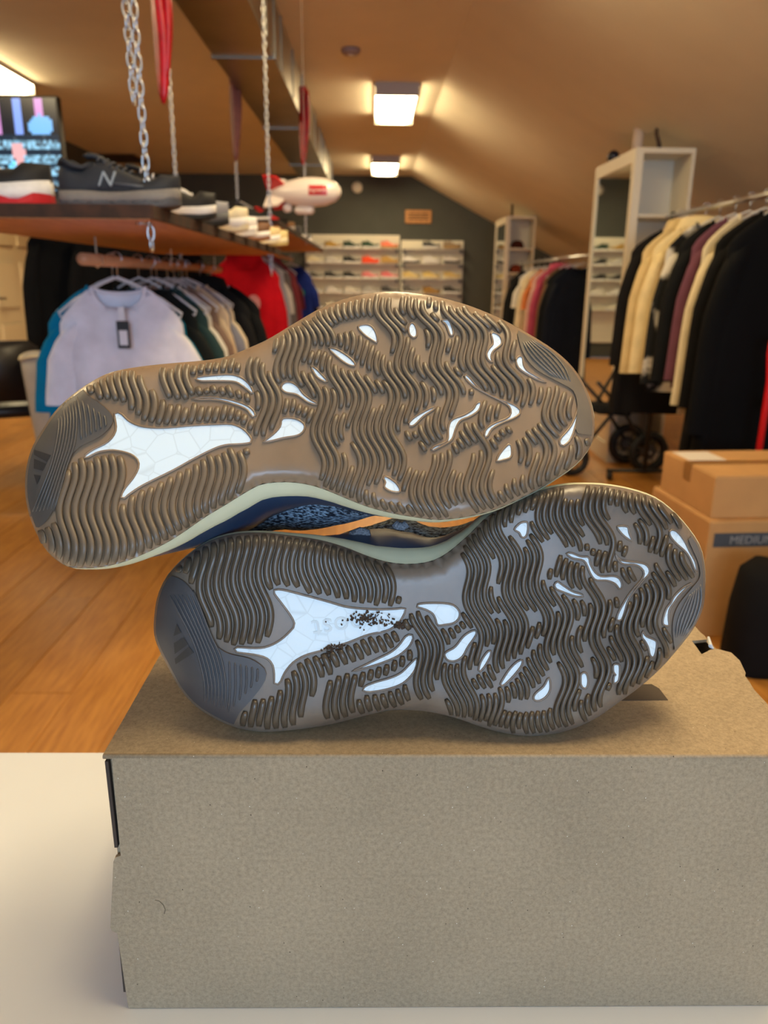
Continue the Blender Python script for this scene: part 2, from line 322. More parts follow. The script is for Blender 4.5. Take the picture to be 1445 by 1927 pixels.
LOW_WIN = [
  z4((612,400),(650,398),(760,425),(870,455),(960,480),(1080,490),(1180,488),(1228,486),(1215,525),(1190,560),(1140,590),(1050,610),(960,645),(850,680),(760,705),(700,740),(660,790),(645,825),(628,843),(612,835),(613,800),(605,750),(575,718),(520,703),(440,692),(428,680),(435,667),(520,672),(580,665),(640,635),(690,590),(708,560),(690,520),(650,465),(612,415)),
  z5((12,628),(20,615),(70,610),(150,612),(190,625),(212,655),(205,685),(180,705),(140,712),(108,714),(100,690),(85,660),(50,640)),
  z4((1028,870),(1040,850),(1090,830),(1160,810),(1210,785),(1250,745),(1280,720),(1278,760),(1255,800),(1210,840),(1140,865),(1060,878)),
  z4((978,780),(1020,760),(1100,720),(1160,690),(1200,655),(1225,620),(1245,608),(1262,612),(1263,630),(1240,670),(1190,710),(1120,740),(1040,765)),
  z5((140,850),(155,835),(190,815),(230,765),(270,740),(290,742),(285,765),(250,815),(225,860),(190,882),(155,878)),
  z5((300,925),(310,885),(340,840),(358,835),(355,860),(330,905),(308,930)),
  z5((402,990),(415,965),(445,920),(480,885),(505,877),(500,905),(465,950),(425,990),(408,998)),
  z5((558,1050),(570,1030),(605,1000),(628,960),(636,985),(634,1020),(615,1050),(585,1068),(562,1066)),
  z5((780,945),(795,935),(808,945),(814,975),(808,1005),(793,1010),(780,995),(778,970)),
  z5((932,900),(958,898),(962,930),(958,970),(945,985),(932,985),(934,955),(942,945),(932,935)),
  z5((1070,742),(1085,765),(1120,780),(1135,795),(1130,840),(1118,865),(1103,855),(1095,820),(1080,790),(1065,770)),
  z5((1165,710),(1165,680),(1180,635),(1200,610),(1215,580),(1250,545),(1290,520),(1302,520),(1280,535),(1240,575),(1215,610),(1195,640),(1190,680),(1193,715),(1180,717)),
  z5((1195,275),(1210,266),(1235,280),(1265,320),(1290,370),(1305,395),(1318,425),(1322,470),(1310,450),(1290,400),(1265,365),(1230,335),(1200,300)),
  z5((950,252),(998,252),(1005,280),(1020,318),(1000,310),(970,285)),
  z5((468,265),(495,235),(525,230),(532,245),(528,285),(515,303),(500,300),(490,280)),
  z5((712,378),(735,375),(780,392),(815,395),(825,430),(850,470),(880,485),(930,483),(960,495),(972,525),(962,547),(940,520),(900,505),(850,503),(825,475),(808,435),(790,410),(740,400)),
  z5((940,378),(960,405),(1000,415),(1050,420),(1085,430),(1102,455),(1095,480),(1070,505),(1030,555),(1000,600),(985,650),(970,688),(947,690),(955,655),(985,600),(1020,550),(1060,505),(1075,470),(1060,445),(1030,430),(980,428),(955,410)),
  z5((655,525),(670,510),(700,530),(740,555),(785,570),(788,580),(750,578),(700,560),(665,545))]
UP_WIN = [
  z2((470,605),(500,603),(540,640),(600,665),(700,672),(850,660),(960,655),(1030,655),(1080,675),(1115,710),(1125,740),(1080,750),(1000,755),(940,775),(850,820),(760,870),(680,910),(600,950),(540,990),(515,1010),(500,1000),(520,960),(560,910),(585,860),(580,825),(550,800),(500,785),(450,780),(390,790),(335,818),(328,805),(370,775),(430,745),(465,710),(478,670)),
  z2((1180,740),(1230,700),(1260,665),(1268,630),(1310,625),(1350,635),(1378,660),(1370,690),(1340,710),(1280,720),(1220,735)),
  z2((858,440),(870,430),(940,422),(1020,418),(1070,430),(1110,460),(1133,500),(1125,508),(1090,480),(1050,455),(1000,450),(930,450),(880,450)),
  z2((840,535),(900,527),(980,530),(1050,545),(1110,570),(1140,600),(1140,620),(1125,618),(1100,585),(1040,560),(960,540),(880,538)),
  z2((1265,475),(1280,458),(1310,455),(1345,475),(1370,510),(1410,540),(1437,555),(1430,562),(1390,550),(1340,515),(1290,505),(1268,490)),
  z3((193,340),(210,345),(240,375),(262,400),(250,403),(215,380)),
  z3((270,262),(300,265),(350,295),(380,325),(375,337),(340,325),(295,290)),
  z3((392,170),(420,160),(450,168),(470,200),(474,236),(450,225),(415,200)),
  z3((607,170),(618,154),(632,160),(642,185),(640,210),(625,215),(610,200)),
  z3((748,143),(775,140),(790,165),(798,200),(785,207),(775,185),(765,160)),
  z3((957,200),(970,195),(995,210),(1003,240),(985,258),(965,275),(958,300),(965,320),(945,310),(937,285),(950,260),(965,240)),
  z3((1063,310),(1075,295),(1092,300),(1095,330),(1110,355),(1150,380),(1190,405),(1150,392),(1100,365),(1070,340)),
  z3((1335,480),(1330,530),(1310,610),(1290,655),(1260,677),(1247,660),(1255,640),(1290,600),(1315,550)),
  z3((980,740),(1000,700),(1038,667),(1044,720),(1010,735)),
  z3((500,815),(510,805),(550,830),(571,860),(565,873),(530,868),(503,850),(508,830)),
  z3((703,690),(720,675),(770,655),(775,600),(790,565),(840,545),(880,520),(895,495),(915,492),(905,525),(870,550),(825,570),(805,610),(790,650),(750,675),(712,695)),
  z3((843,380),(860,378),(900,425),(950,460),(1020,488),(1060,505),(1083,530),(1060,555),(1000,580),(960,605),(943,635),(928,637),(935,605),(970,580),(1020,560),(1040,540),(1035,510),(1000,485),(940,455),(880,420)),
  z3((607,580),(630,555),(680,525),(718,510),(712,522),(670,550),(635,585),(615,592))]
# smooth hollows between the tread bands, traced on the lower shoe
SMOOTH = [
  z4((600,370),(680,385),(760,405),(960,468),(1100,485),(1240,478),(1225,540),(1190,580),(1050,625),(900,680),(760,735),(700,790),(665,850),(640,890),(560,920),(515,930),(545,880),(580,800),(520,725),(390,695),(335,640),(420,650),(520,655),(590,610),(600,500)),
  z4((1130,280),(1250,270),(1445,210),(1520,300),(1500,460),(1445,450),(1290,462),(1250,440),(1240,370)),
  z5((-80,430),(120,385),(240,300),(225,400),(205,480),(205,560),(225,690),(130,745),(70,720),(30,660),(-60,655)),
  z4((720,1050),(740,950),(790,880),(850,800),(950,750),(1000,762),(1000,790),(900,820),(850,870),(830,1000),(805,1045)),
  z4((960,960),(970,880),(1040,830),(1150,800),(1250,735),(1292,710),(1290,760),(1250,835),(1150,885),(1050,905),(985,950)),
  z5((-60,1115),(-30,1060),(60,1060),(105,960),(118,880),(150,895),(145,980),(180,1040),(150,1075),(145,1120)),
  z5((225,970),(250,925),(300,890),(330,840),(372,820),(362,870),(312,950),(260,985)),
  z5((120,880),(130,835),(230,745),(300,725),(295,770),(235,875),(170,900)),
  z5((380,1005),(430,920),(500,850),(560,780),(640,755),(600,805),(540,870),(470,985),(420,1012)),
  z5((400,1105),(450,1075),(540,1040),(600,960),(640,890),(690,820),(740,710),(800,670),(815,700),(725,800),(680,900),(692,960),(682,1060),(650,1112),(550,1132),(460,1128)),
  z5((215,1030),(300,1008),(380,1000),(430,1012),(380,1040),(250,1045)),
  z5((785,830),(820,740),(845,880),(857,980),(832,1040),(780,1090),(775,1175),(735,1185),(760,1080),(768,980)),
  z5((870,880),(900,820),(905,890),(970,888),(978,960),(960,1025),(900,1085),(855,1115),(880,1040),(922,990),(922,910)),
  z5((325,500),(380,390),(412,375),(402,480),(405,570),(390,600),(360,545)),
  z5((350,690),(400,645),(450,690),(400,695)),
  z5((385,303),(470,215),(565,178),(548,270),(525,340),(512,410),(495,450),(490,360),(480,305)),
  z5((680,62),(770,52),(800,160),(830,240),(850,315),(945,360),(910,382),(790,335),(790,250),(808,205),(780,140),(720,135),(690,110)),
  z5((903,140),(1000,180),(1085,188),(1038,240),(1025,290),(1045,330),(1150,385),(1195,440),(1180,495),(1140,475),(1100,405),(1000,362),(940,305),(915,240)),
  z5((835,505),(960,505),(980,545),(930,615),(895,590)),
  z5((595,330),(690,290),(712,360),(690,405),(680,470),(640,455),(620,475),(705,545),(800,580),(838,575),(822,660),(790,690),(800,620),(740,592),(660,562),(588,505),(583,430)),
  z5((535,640),(590,650),(605,690),(560,725),(528,715)),
  z5((630,615),(710,640),(695,675),(640,640)),
  z5((880,820),(890,770),(945,700),(965,705),(930,770),(905,860)),
  z5((1100,250),(1140,270),(1150,320),(1110,300))]
HEEL = z4((20,330),(150,338),(215,385),(262,462),(285,540),(325,640),(390,695),(500,722),(568,770),(572,815),(545,865),(500,920),(440,990),(425,1060),(380,1100),(100,1100),(-40,800),(-40,450))
TOE = z5((1232,840),(1212,770),(1212,690),(1238,618),(1300,540),(1338,488),(1330,420),(1300,350),(1290,300),(1420,300),(1450,700),(1330,860))
HEEL_LINES = []
def lerp_lines(a, b, n):
    a, b = np.array(a), np.array(b); return [list(map(tuple, a+(b-a)*k/(n-1))) for k in range(n)]
HEEL_LINES += lerp_lines(z4((112,405),(172,520),(232,640),(270,760),(288,860),(282,945)), z4((232,400),(272,500),(318,620),(362,715),(385,850),(378,985)), 7)
HEEL_LINES += lerp_lines(z4((402,725),(405,860),(395,982)), z4((534,765),(535,800),(530,832)), 6)
TOE_LINES = lerp_lines(z5((1342,520),(1345,600),(1318,690),(1265,770)), z5((1300,560),(1262,630),(1235,700),(1226,780)), 6)
LOGO = [z4((155,558),(177,600),(140,616)), z4((142,648),(188,622),(208,655),(146,700)), z4((146,722),(212,664),(236,694),(150,748))]

def cat_closed(pts, n):
    p = np.array(pts, float); m = len(p); out = []
    for i in range(m):
        a, b, c, d = p[i-1], p[i], p[(i+1) % m], p[(i+2) % m]
        for k in range(4):
            t = k/4; out.append(.5*((2*b)+(-a+c)*t+(2*a-5*b+4*c-d)*t*t+(-a+3*b-3*c+d)*t**3))
    out = np.array(out); q = np.vstack([out, out[:1]]); L = np.concatenate([[0], np.cumsum(np.linalg.norm(np.diff(q, axis=0), axis=1))])
    s = np.linspace(0, L[-1], n, endpoint=False)
    return np.stack([np.interp(s, L, q[:, 0]), np.interp(s, L, q[:, 1])], 1)
def cat_open(pts, n):
    p = np.array(pts, float); p = np.vstack([2*p[0]-p[1], p, 2*p[-1]-p[-2]]); out = []
    for i in range(1, len(p)-2):
        a, b, c, d = p[i-1], p[i], p[i+1], p[i+2]
        for k in range(6):
            t = k/6; out.append(.5*((2*b)+(-a+c)*t+(2*a-5*b+4*c-d)*t*t+(-a+3*b-3*c+d)*t**3))
    out = np.array(out+[p[-2]]); L = np.concatenate([[0], np.cumsum(np.linalg.norm(np.diff(out, axis=0), axis=1))]); s = np.linspace(0, L[-1], n)
    return np.stack([np.interp(s, L, out[:, 0]), np.interp(s, L, out[:, 1])], 1)
def inside(pts, poly):
    pts = np.asarray(pts); poly = np.asarray(poly); x, y = pts[:, 0:1], pts[:, 1:2]
    a = poly; b = np.roll(poly, -1, 0)
    c = ((a[:, 1] > y) != (b[:, 1] > y)) & (x < (b[:, 0]-a[:, 0])*(y-a[:, 1])/(b[:, 1]-a[:, 1]+1e-12)+a[:, 0])
    return c.sum(1) % 2 == 1
def dist(pts, poly):
    pts = np.asarray(pts, float); out = np.empty(len(pts)); a = np.asarray(poly); d = np.roll(a, -1, 0)-a; dd = (d**2).sum(1)+1e-12
    for k in range(0, len(pts), 2000):
        q = pts[k:k+2000, None, :]; t = np.clip(((q-a)*d).sum(2)/dd, 0, 1)
        out[k:k+2000] = np.sqrt((((a+d*t[..., None])-q)**2).sum(2).min(1))
    return out
def fit_h(src, dst):
    s, d = np.array(src), np.array(dst); s0, s1 = s.mean(0), s.std(); d0, d1 = d.mean(0), d.std()
    A = []
    for (x, y), (u, v) in zip((s-s0)/s1, (d-d0)/d1):
        A += [[x, y, 1, 0, 0, 0, -u*x, -u*y, -u], [0, 0, 0, x, y, 1, -v*x, -v*y, -v]]
    h = np.linalg.svd(np.array(A))[2][-1].reshape(3, 3)
    S = np.array([[1/s1, 0, -s0[0]/s1], [0, 1/s1, -s0[1]/s1], [0, 0, 1]]); D = np.array([[d1, 0, d0[0]], [0, d1, d0[1]], [0, 0, 1]])
    return D @ h @ S
def ap(Hm, p):
    p = np.asarray(p, float); q = np.c_[p, np.ones(len(p))] @ Hm.T; return q[:, :2]/q[:, 2:]
cen = lambda L: [np.mean(cat_closed(p, 60), 0) for p in L]
HUP = fit_h(cen(LOW_WIN), cen(UP_WIN))
err = np.linalg.norm(ap(HUP, cen(LOW_WIN))-np.array(cen(UP_WIN)), axis=1); print('homography residuals', err.round(1))
MPP = .398/F

def gum(name, rgb, rgb2, rough):
    return pm(name, rgb, rough, rgb2=rgb2, scale=26, detail=5, bump=.04, spec=.5)
m_boost = pm('white_boost_foam', (222, 232, 238), .45, rgb2=(196, 206, 208), scale=120, bump=.2, detail=2)
def pellets(m):
    """fused foam pellets: soft cells with faint seams"""
    nt = m.node_tree; b = nt.nodes['Principled BSDF']; tc = nt.nodes.new('ShaderNodeTexCoord'); v = nt.nodes.new('ShaderNodeTexVoronoi'); v.feature = 'DISTANCE_TO_EDGE'; v.inputs['Scale'].default_value = 105
    nt.links.new(tc.outputs['Object'], v.inputs['Vector']); cr = nt.nodes.new('ShaderNodeValToRGB'); e = cr.color_ramp.elements
    e[0].position = 0; e[0].color = (*lin((204, 216, 222)), 1); e[1].position = .05; e[1].color = (*lin((218, 231, 238)), 1)
    nt.links.new(v.outputs['Distance'], cr.inputs[0]); nt.links.new(cr.outputs[0], b.inputs['Base Color'])
    bp = nt.nodes.new('ShaderNodeBump'); bp.inputs['Strength'].default_value = .22; bp.inputs['Distance'].default_value = .001; nt.links.new(v.outputs['Distance'], bp.inputs['Height']); nt.links.new(bp.outputs[0], b.inputs['Normal'])
pellets(m_boost)
m_cream = pm('cream_midsole_rim', (208, 208, 178), .45, var=.05, scale=30)
m_shell = pm('slate_blue_midsole', (62, 82, 112), .4, rgb2=(40, 56, 84), scale=12)
m_knit = pm('blue_melange_knit', (150, 170, 190), .9, rgb2=(18, 26, 44), scale=420, stretch=(1, 1, 2.2), detail=3, bump=1.0, contrast=(.42, .62))
m_lace = pm('grey_rope_lace', (150, 152, 158), .85, rgb2=(80, 84, 94), scale=900, bump=.8)

class Shoe:
    def __init__(s, out, wins, hom, beta, centre_px, centre_depth, bodies):
        s.out = cat_closed(out, 260); s.wins = [cat_closed(p, max(24, int(6*len(p)))) for p in wins]; s.hom = hom
        s.n = np.array([0, -math.cos(beta), math.sin(beta)]); s.V = np.array([0, math.sin(beta), math.cos(beta)]); s.U = np.array([1., 0, 0])
        d = ray(centre_px)[0]; s.O = CAM + d*centre_depth
        mp = (lambda L: [ap(hom, p) for p in L]) if hom is not None else (lambda L: [np.array(p) for p in L])
        s.smooth = [cat_closed(p, 60) for p in mp(SMOOTH)]; s.heel = cat_closed(mp([HEEL])[0], 80); s.toe = cat_closed(mp([TOE])[0], 60)
        s.hlines, s.tlines, s.logo = mp(HEEL_LINES), mp(TOE_LINES), mp(LOGO)
        a0 = np.array([[300, 1180.]]); a1 = np.array([[1325, 1090.]])
        if hom is not None: a0, a1 = ap(hom, a0), ap(hom, a1)
        s.a0, s.ax = a0[0], a1[0]-a0[0]
    def along(s, p): return ((p-s.a0) @ s.ax)/(s.ax @ s.ax)
    def drop(s, p):
        d = dist(p, s.out)*MPP; a = np.clip(s.along(p), 0, 1)
        r = .009+.012*np.clip(1-a/.22, 0, 1)**1.5
        q = np.clip(1-d/r, 0, 1); dr = r*(1-np.sqrt(np.clip(1-q*q, 0, 1)))*.9
        toe = np.clip((a-.72)/.28, 0, 1); heel = np.clip((.18-a)/.18, 0, 1)
        return dr + .012*toe**2 + .006*heel**2
    def hit(s, p, h=0.):
        p = np.atleast_2d(np.asarray(p, float)); off = h-s.drop(p)
        d = ray(p); t = (off+(s.O-CAM) @ s.n)/(d @ s.n)
        return CAM + d*t[:, None]
def cdt_patch(poly, step, extra=()):
    lo, hi = poly.min(0), poly.max(0)
    g = np.stack(np.meshgrid(np.arange(lo[0], hi[0], step), np.arange(lo[1], hi[1], step)), -1).reshape(-1, 2)
    g[:, 0] += (np.round((g[:, 1]-lo[1])/step) % 2)*step/2
    g = g[inside(g, poly)]; g = g[dist(g, poly) > step*.5]
    pts = np.vstack([poly, g]+[np.asarray(e) for e in extra if len(e)])
    n = len(poly)
    v, e, f, *_ = delaunay_2d_cdt([Vector(q) for q in pts], [(i, (i+1) % n) for i in range(n)], [], 1, 1e-4)
    # keep only the inside faces
    v = np.array([tuple(q) for q in v]); c = np.array([v[list(t)].mean(0) for t in f]); k = inside(c, poly)
    return v, [t for t, ok in zip(f, k) if ok]
def up_facing(P, faces, n):
    out = []
    for t in faces:
        a, b, c = P[t[0]], P[t[1]], P[t[2]]
        out.append(tuple(t) if np.dot(np.cross(b-a, c-a), n) > 0 else tuple(reversed(t)))
    return out
def patch(s, poly, step, h, base, skirt=0., extra=()):
    v, f = cdt_patch(poly, step, extra); P = s.hit(v, h); f = up_facing(P, f, s.n); mb = MB(); mb.add(P-base, f)
    if skirt:
        n = len(poly); top = s.hit(poly, h); bot = s.hit(poly, h-skirt); area = np.sum(poly[:, 0]*np.roll(poly[:, 1], -1)-np.roll(poly[:, 0], -1)*poly[:, 1])
        q = [(i, (i+1) % n, n+(i+1) % n, n+i) for i in range(n)]
        mb.add(np.vstack([top, bot])-base, q if area < 0 else [tuple(reversed(t)) for t in q])
    return mb
def clip_to(poly, s, inset):
    """shrink a region so that it stays inside the sole outline"""
    d = dist(poly, s.out); ins = inside(poly, s.out); c = s.out.mean(0); q = poly.copy()
    for i in range(len(q)):
        if not ins[i] or d[i] < inset:
            k = np.argmin(((s.out-q[i])**2).sum(1)); nx = c-s.out[k]
            t = s.out[(k+1) % len(s.out)]-s.out[k-1]; nn = np.array([-t[1], t[0]]); nn /= np.linalg.norm(nn)
            if nn @ nx < 0: nn = -nn
            q[i] = s.out[k]+nn*inset
    return q
def ridge_strip(s, path, wpx, h, base):
    """a rounded lug swept along a pixel path"""
    t = np.gradient(path, axis=0); t /= np.linalg.norm(t, axis=1)[:, None]+1e-9; nn = np.stack([-t[:, 1], t[:, 0]], 1)
    m = len(path); e = np.minimum(np.arange(m), np.arange(m)[::-1]); tw = np.clip(.66+.25*e, 0, 1); th = np.clip(.35+.45*e, 0, 1)
    rows = []
    for k, (o, hh) in enumerate(((-.5, -.35), (-.45, .55), (-.26, 1.), (.26, 1.), (.45, .55), (.5, -.35))):
        rows.append(s.hit(path+nn*(o*wpx*tw)[:, None], np.where(hh > 0, hh*h*th, hh*h)))
    P = np.stack(rows, 1)-base
    mb = MB(); mb.loft([list(r) for r in P], True, True, closed=False)
    a, b, c = P[m//2, 2], P[m//2, 3], P[min(m//2+1, m-1), 2]
    if np.dot(np.cross(b-a, c-a), s.n) < 0: mb.f = [tuple(reversed(q)) for q in mb.f]
    return mb

def make_shoe(s, label, mats, dirt=False):
    pts = s.hit(s.out, 0); base = np.array([pts[:, 0].mean(), pts[:, 1].min()+.02, pts[:, 2].min()])
    root = empty('running_shoe', base, 0, label, 'shoe', 'pair of running shoes on the box')
    m_val, m_ridge, m_heel, m_toe, m_logo = mats
    # outsole skin
    ins = []; nn = np.roll(s.out, -1, 0)-np.roll(s.out, 1, 0); nn = np.stack([-nn[:, 1], nn[:, 0]], 1); nn /= np.linalg.norm(nn, axis=1)[:, None]
    if not inside(s.out[:1]+nn[:1]*4, s.out)[0]: nn = -nn
    for d in (1.2, 4, 8, 14, 22, 34):
        e = s.out[::2]+nn[::2]*d; e = e[inside(e, s.out)]; ins.append(e[dist(e, s.out) > d*.9])
    g = patch(s, s.out, 16, 0, base, 0, ins)
    outsole = g.build('outsole', m_val, root, True)
    # windows of white foam with a raised lip
    for k, wp in enumerate(s.wins):
        patch(s, wp, 9 if k else 12, .0003, base).build('foam_window', m_boost, root, True)
        P = s.hit(wp, .0003)-base; MB().tube(P[::2], .00062, 6, closed=True).build('window_lip', m_val, outsole, True)
    # heel and toe plates
    hp = clip_to(s.heel, s, 4); plate = patch(s, hp, 9, .0014, base, .003).build('heel_plate', m_heel, root, True); plate['label'] = 'smooth dark grey heel plate with fine grooves'
    tp = clip_to(s.toe, s, 4); tplate = patch(s, tp, 9, .0012, base, .003).build('toe_plate', m_toe, root, True)
    for L in s.hlines:
        q = cat_open(L, 18); q = q[inside(q, s.out)]
        if len(q) > 4: ridge_strip(s, q, 5.0, .0024, base).build('heel_groove_rib', m_heel, plate, True)
    for L in s.tlines:
        q = cat_open(L, 14); q = q[inside(q, s.out)]
        if len(q) > 4: ridge_strip(s, q, 5.0, .002, base).build('toe_rib', m_toe, tplate, True)
    for L in s.logo:
        L = np.vstack([np.linspace(L[i], L[(i+1) % len(L)], 8, endpoint=False) for i in range(len(L))])
        if inside(L, s.out).all(): patch(s, L, 4, .0019, base, .0006).build('logo_bar', m_logo, plate)  # raised bars; the dark colour paints the shading of a recessed logo
    # wavy tread lugs
    u = np.array([1025, -90.]); u /= np.linalg.norm(u); vv = np.array([-u[1], u[0]]); O0 = np.array([300, 1180.])
    lugs = []; a = 8.
    while a < 1040:
        q = a/1030
        b = np.arange(-300, 300, 3.4); lam = 150-40*q; A = 8.5 if q < .45 else 9.5
        off = A*np.sin(2*math.pi*(b/lam)+2.2*math.pi*q+.6) + (.10*b if q > .45 else .04*b)*np.sin(3*q+b/240)
        p = O0 + np.outer(a+off, u) + np.outer(b, vv)
        if s.hom is not None: p = ap(s.hom, p)
        ok = inside(p, s.out)
        if ok.any():
            ok &= dist(p, s.out) > 2.5
            ok &= ~inside(p, hp) & (dist(p, hp) > 5) & ~inside(p, tp) & (dist(p, tp) > 4)
            for r in s.smooth:
                if ok.any(): ok &= ~(inside(p, r) & (dist(p, r) > 5.5))
            for wp in s.wins:
                if ok.any(): ok &= ~inside(p, wp) & (dist(p, wp) > 4.5)
            i = 0
            while i < len(ok):
                if ok[i]:
                    j = i
                    while j < len(ok) and ok[j]: j += 1
                    if j-i >= 6: lugs.append(p[i:j])
                    i = j
                else: i += 1
        a += (16.2-3.6*min(1, max(0, (q-.3)/.25)))
    lugs.sort(key=lambda r: -len(r)); print('lugs', len(lugs))
    for k, L in enumerate(lugs):
        q = s.along(L).mean(); L2 = cat_open(L[::3] if len(L) > 9 else L[::2], max(6, int(len(L)*.62)))
        mb = ridge_strip(s, L2, 14.0-3.1*min(1, max(0, (q-.3)/.25)), .0024, base)
        if k < 290: mb.build('tread_lug', m_ridge, outsole, True)
        else:
            if k == 290: rest = MB()
            rest.add(mb.v, mb.f)
    if len(lugs) > 290: tag(rest.build('small_tread_lugs', m_ridge, root, True), kind='stuff')
    # body behind the sole
    N = 150; rim2 = cat_closed(s.out, N); P0 = s.hit(rim2, 0); a = np.clip(s.along(rim2), 0, 1)
    cpx = lambda t: s.a0+s.ax*t
    spn = np.array([s.hit(cpx(t)[None], 0)[0] for t in np.linspace(.16, .84, 30)])
    inw = np.zeros_like(P0); lower = np.zeros(N)
    for i in range(N):
        k = np.argmin(((spn-P0[i])**2).sum(1)); v = spn[k]-P0[i]; v -= s.n*(v @ s.n); inw[i] = v/np.linalg.norm(v); lower[i] = inw[i] @ s.V
    med = lower if s.hom is not None else -lower                     # waist side towards the other shoe
    wc, wsg = (.41, .25) if s.hom is not None else (.46, .14)
    waist = np.exp(-((a-wc)/wsg)**2)*np.clip(med*1.8, 0, 1)
    ds = 1-.40*np.clip((a-.55)/.45, 0, 1)
    kk = s_taper(s, a, med, waist)
    def ring(dep, extra=0.):
        inn = kk*dep*ds + extra
        return list(P0 - np.outer(dep*ds, s.n) + inw*inn[:, None]-base) if np.ndim(inn) else None
    z = np.zeros(N); sm = np.clip((a-.36)/.26, 0, 1); gsh = 1-.72*sm*sm*(3-2*sm)
    rr = MB().loft([ring(0, z), ring(.003, z-.0014*(1-waist*0)), ring(.006, z-.0018-.002*waist), ring(.0105, z-.0010-.003*waist)]).build('midsole_rim', m_cream, root, True); rr['label'] = 'pale cream rim around the sole'
    MB().loft([ring(.0105+z, z-.0008-.003*waist), ring(.0105+.0135*gsh, z-.0006-.0045*waist), ring(.0105+.0255*gsh, z-.004*waist), ring(.0105+.0375*gsh, z+.0004-.002*waist), ring(.0105+.0415*gsh, z+.002)]).build('midsole_shell', m_shell, root, True)
    w2 = np.exp(-((a-.50)/.10)**2)*np.clip(med*1.8, 0, 1)*(1 if s.hom is not None else 0)
    nw = 1-.75*waist; kr = [ring(.0105+.0355*gsh, z+.002), ring(.018+.038*gsh, z+.0005-.0015*waist-.006*w2), ring(.056+z, z+.001-.010*w2), ring(.064, z+.006*nw-.010*w2), ring(.072, z+.014*nw-.006*w2), ring(.080, z+.028*nw)]
    mid = np.mean(kr[-1], 0); kr.append([mid+(p-mid)*.5-s.n*.004 for p in kr[-1]]); kr.append([mid+(p-mid)*.1-s.n*.005 for p in kr[-1]])
    MB().loft(kr, False, True).build('knit_upper', m_knit, root, True)
    return root, outsole, base
def s_taper(s, a, med, waist):
    side = np.where(med > 0, KMED if s.hom is not None else .30, .30 if s.hom is not None else .34)
    return side*(1-waist) + (-.04 if s.hom is not None else -.28)*waist
KMED = .62
UP = Shoe(UP_OUT, UP_WIN, HUP, R(34), (585, 812), .388, None)
LO = Shoe(LOW_OUT, LOW_WIN, None, R(11), (808, 1150), .3955, None)
low_z = LO.hit(LO.out, 0)[:, 2].min()
g_u = (gum('gum_hollow', (146, 122, 98), (126, 104, 82), .32), gum('gum_lug', (112, 97, 80), (98, 84, 68), .42), gum('gum_heel', (92, 86, 80), (80, 74, 68), .45), gum('gum_toe', (118, 106, 92), (100, 90, 76), .35), pm('logo_recess_shade', (52, 48, 46), .6))
g_l = (gum('dusty_gum_hollow', (126, 111, 97), (96, 83, 71), .36), gum('dusty_gum_lug', (84, 73, 60), (68, 58, 47), .34), gum('dusty_gum_heel', (76, 74, 76), (64, 62, 64), .5), gum('dusty_gum_toe', (104, 100, 98), (86, 82, 78), .32), MATS['logo_recess_shade'])
up_root, up_sole, up_base = make_shoe(UP, 'upper running shoe leaning across the other, brown gum sole facing out', g_u)
lo_root, lo_sole, lo_base = make_shoe(LO, 'lower running shoe lying on the box, dirt stuck to its sole', g_l)
# dirt caught in the lower shoe's foam window
rd = random.Random(3); dm = MB()
for k in range(230):
    c = rd.choice((((690, 1160), 28, 10), ((628, 1218), 22, 9), ((700, 1170), 40, 9), ((618, 1238), 8, 16), ((752, 1176), 10, 5)))
    p = (rd.gauss(c[0][0], c[1]*.6), rd.gauss(c[0][1], c[2]*.6)); an = rd.uniform(0, 6.28); l = rd.uniform(1.5, 7)
    P = LO.hit([p, (p[0]+math.cos(an)*l, p[1]+math.sin(an)*l)], .0012)-lo_base
    dm.tube(P, rd.uniform(.0002, .0006), 5)
tag(dm.build('dirt', pm('dried_dirt', (62, 46, 34), .95, var=.4, scale=300), lo_root), kind='stuff')
tme = text_mesh('boost', .0155, .0002); o = place('embossed_lettering', tme, pm('embossed_foam', (205, 216, 222), .6), lo_root)
pc = LO.hit([(652, 1176)], .0005)[0]; ax_ = LO.hit([(600, 1183)], .0005)[0]-pc; ax_ /= np.linalg.norm(ax_)
nv = LO.n; yv = np.cross(nv, ax_)
o.matrix_local = Matrix(((ax_[0], yv[0], nv[0], pc[0]-lo_base[0]), (ax_[1], yv[1], nv[1], pc[1]-lo_base[1]), (ax_[2], yv[2], nv[2], pc[2]-lo_base[2]), (0, 0, 0, 1)))

# ================================================================== shop furniture behind
m_white = pm('white_lacquer', (226, 214, 190), .45)
m_mirror = pm('mirror_glass', (225, 232, 228), .03, 1)
m_wood = pm('hanging_board_wood', (206, 150, 88), .55, rgb2=(176, 118, 62), scale=8, stretch=(8, .7, 1), detail=6)
m_bark = pm('dark_board_edge', (70, 42, 26), .8, rgb2=(38, 24, 16), scale=30)
m_chain = pm('zinc_chain', (205, 205, 205), .28, 1)
m_black = pm('black_metal', (22, 22, 24), .45)
m_duct = pm('galvanised_duct', (150, 145, 132), .33, 1, var=.12, scale=3)

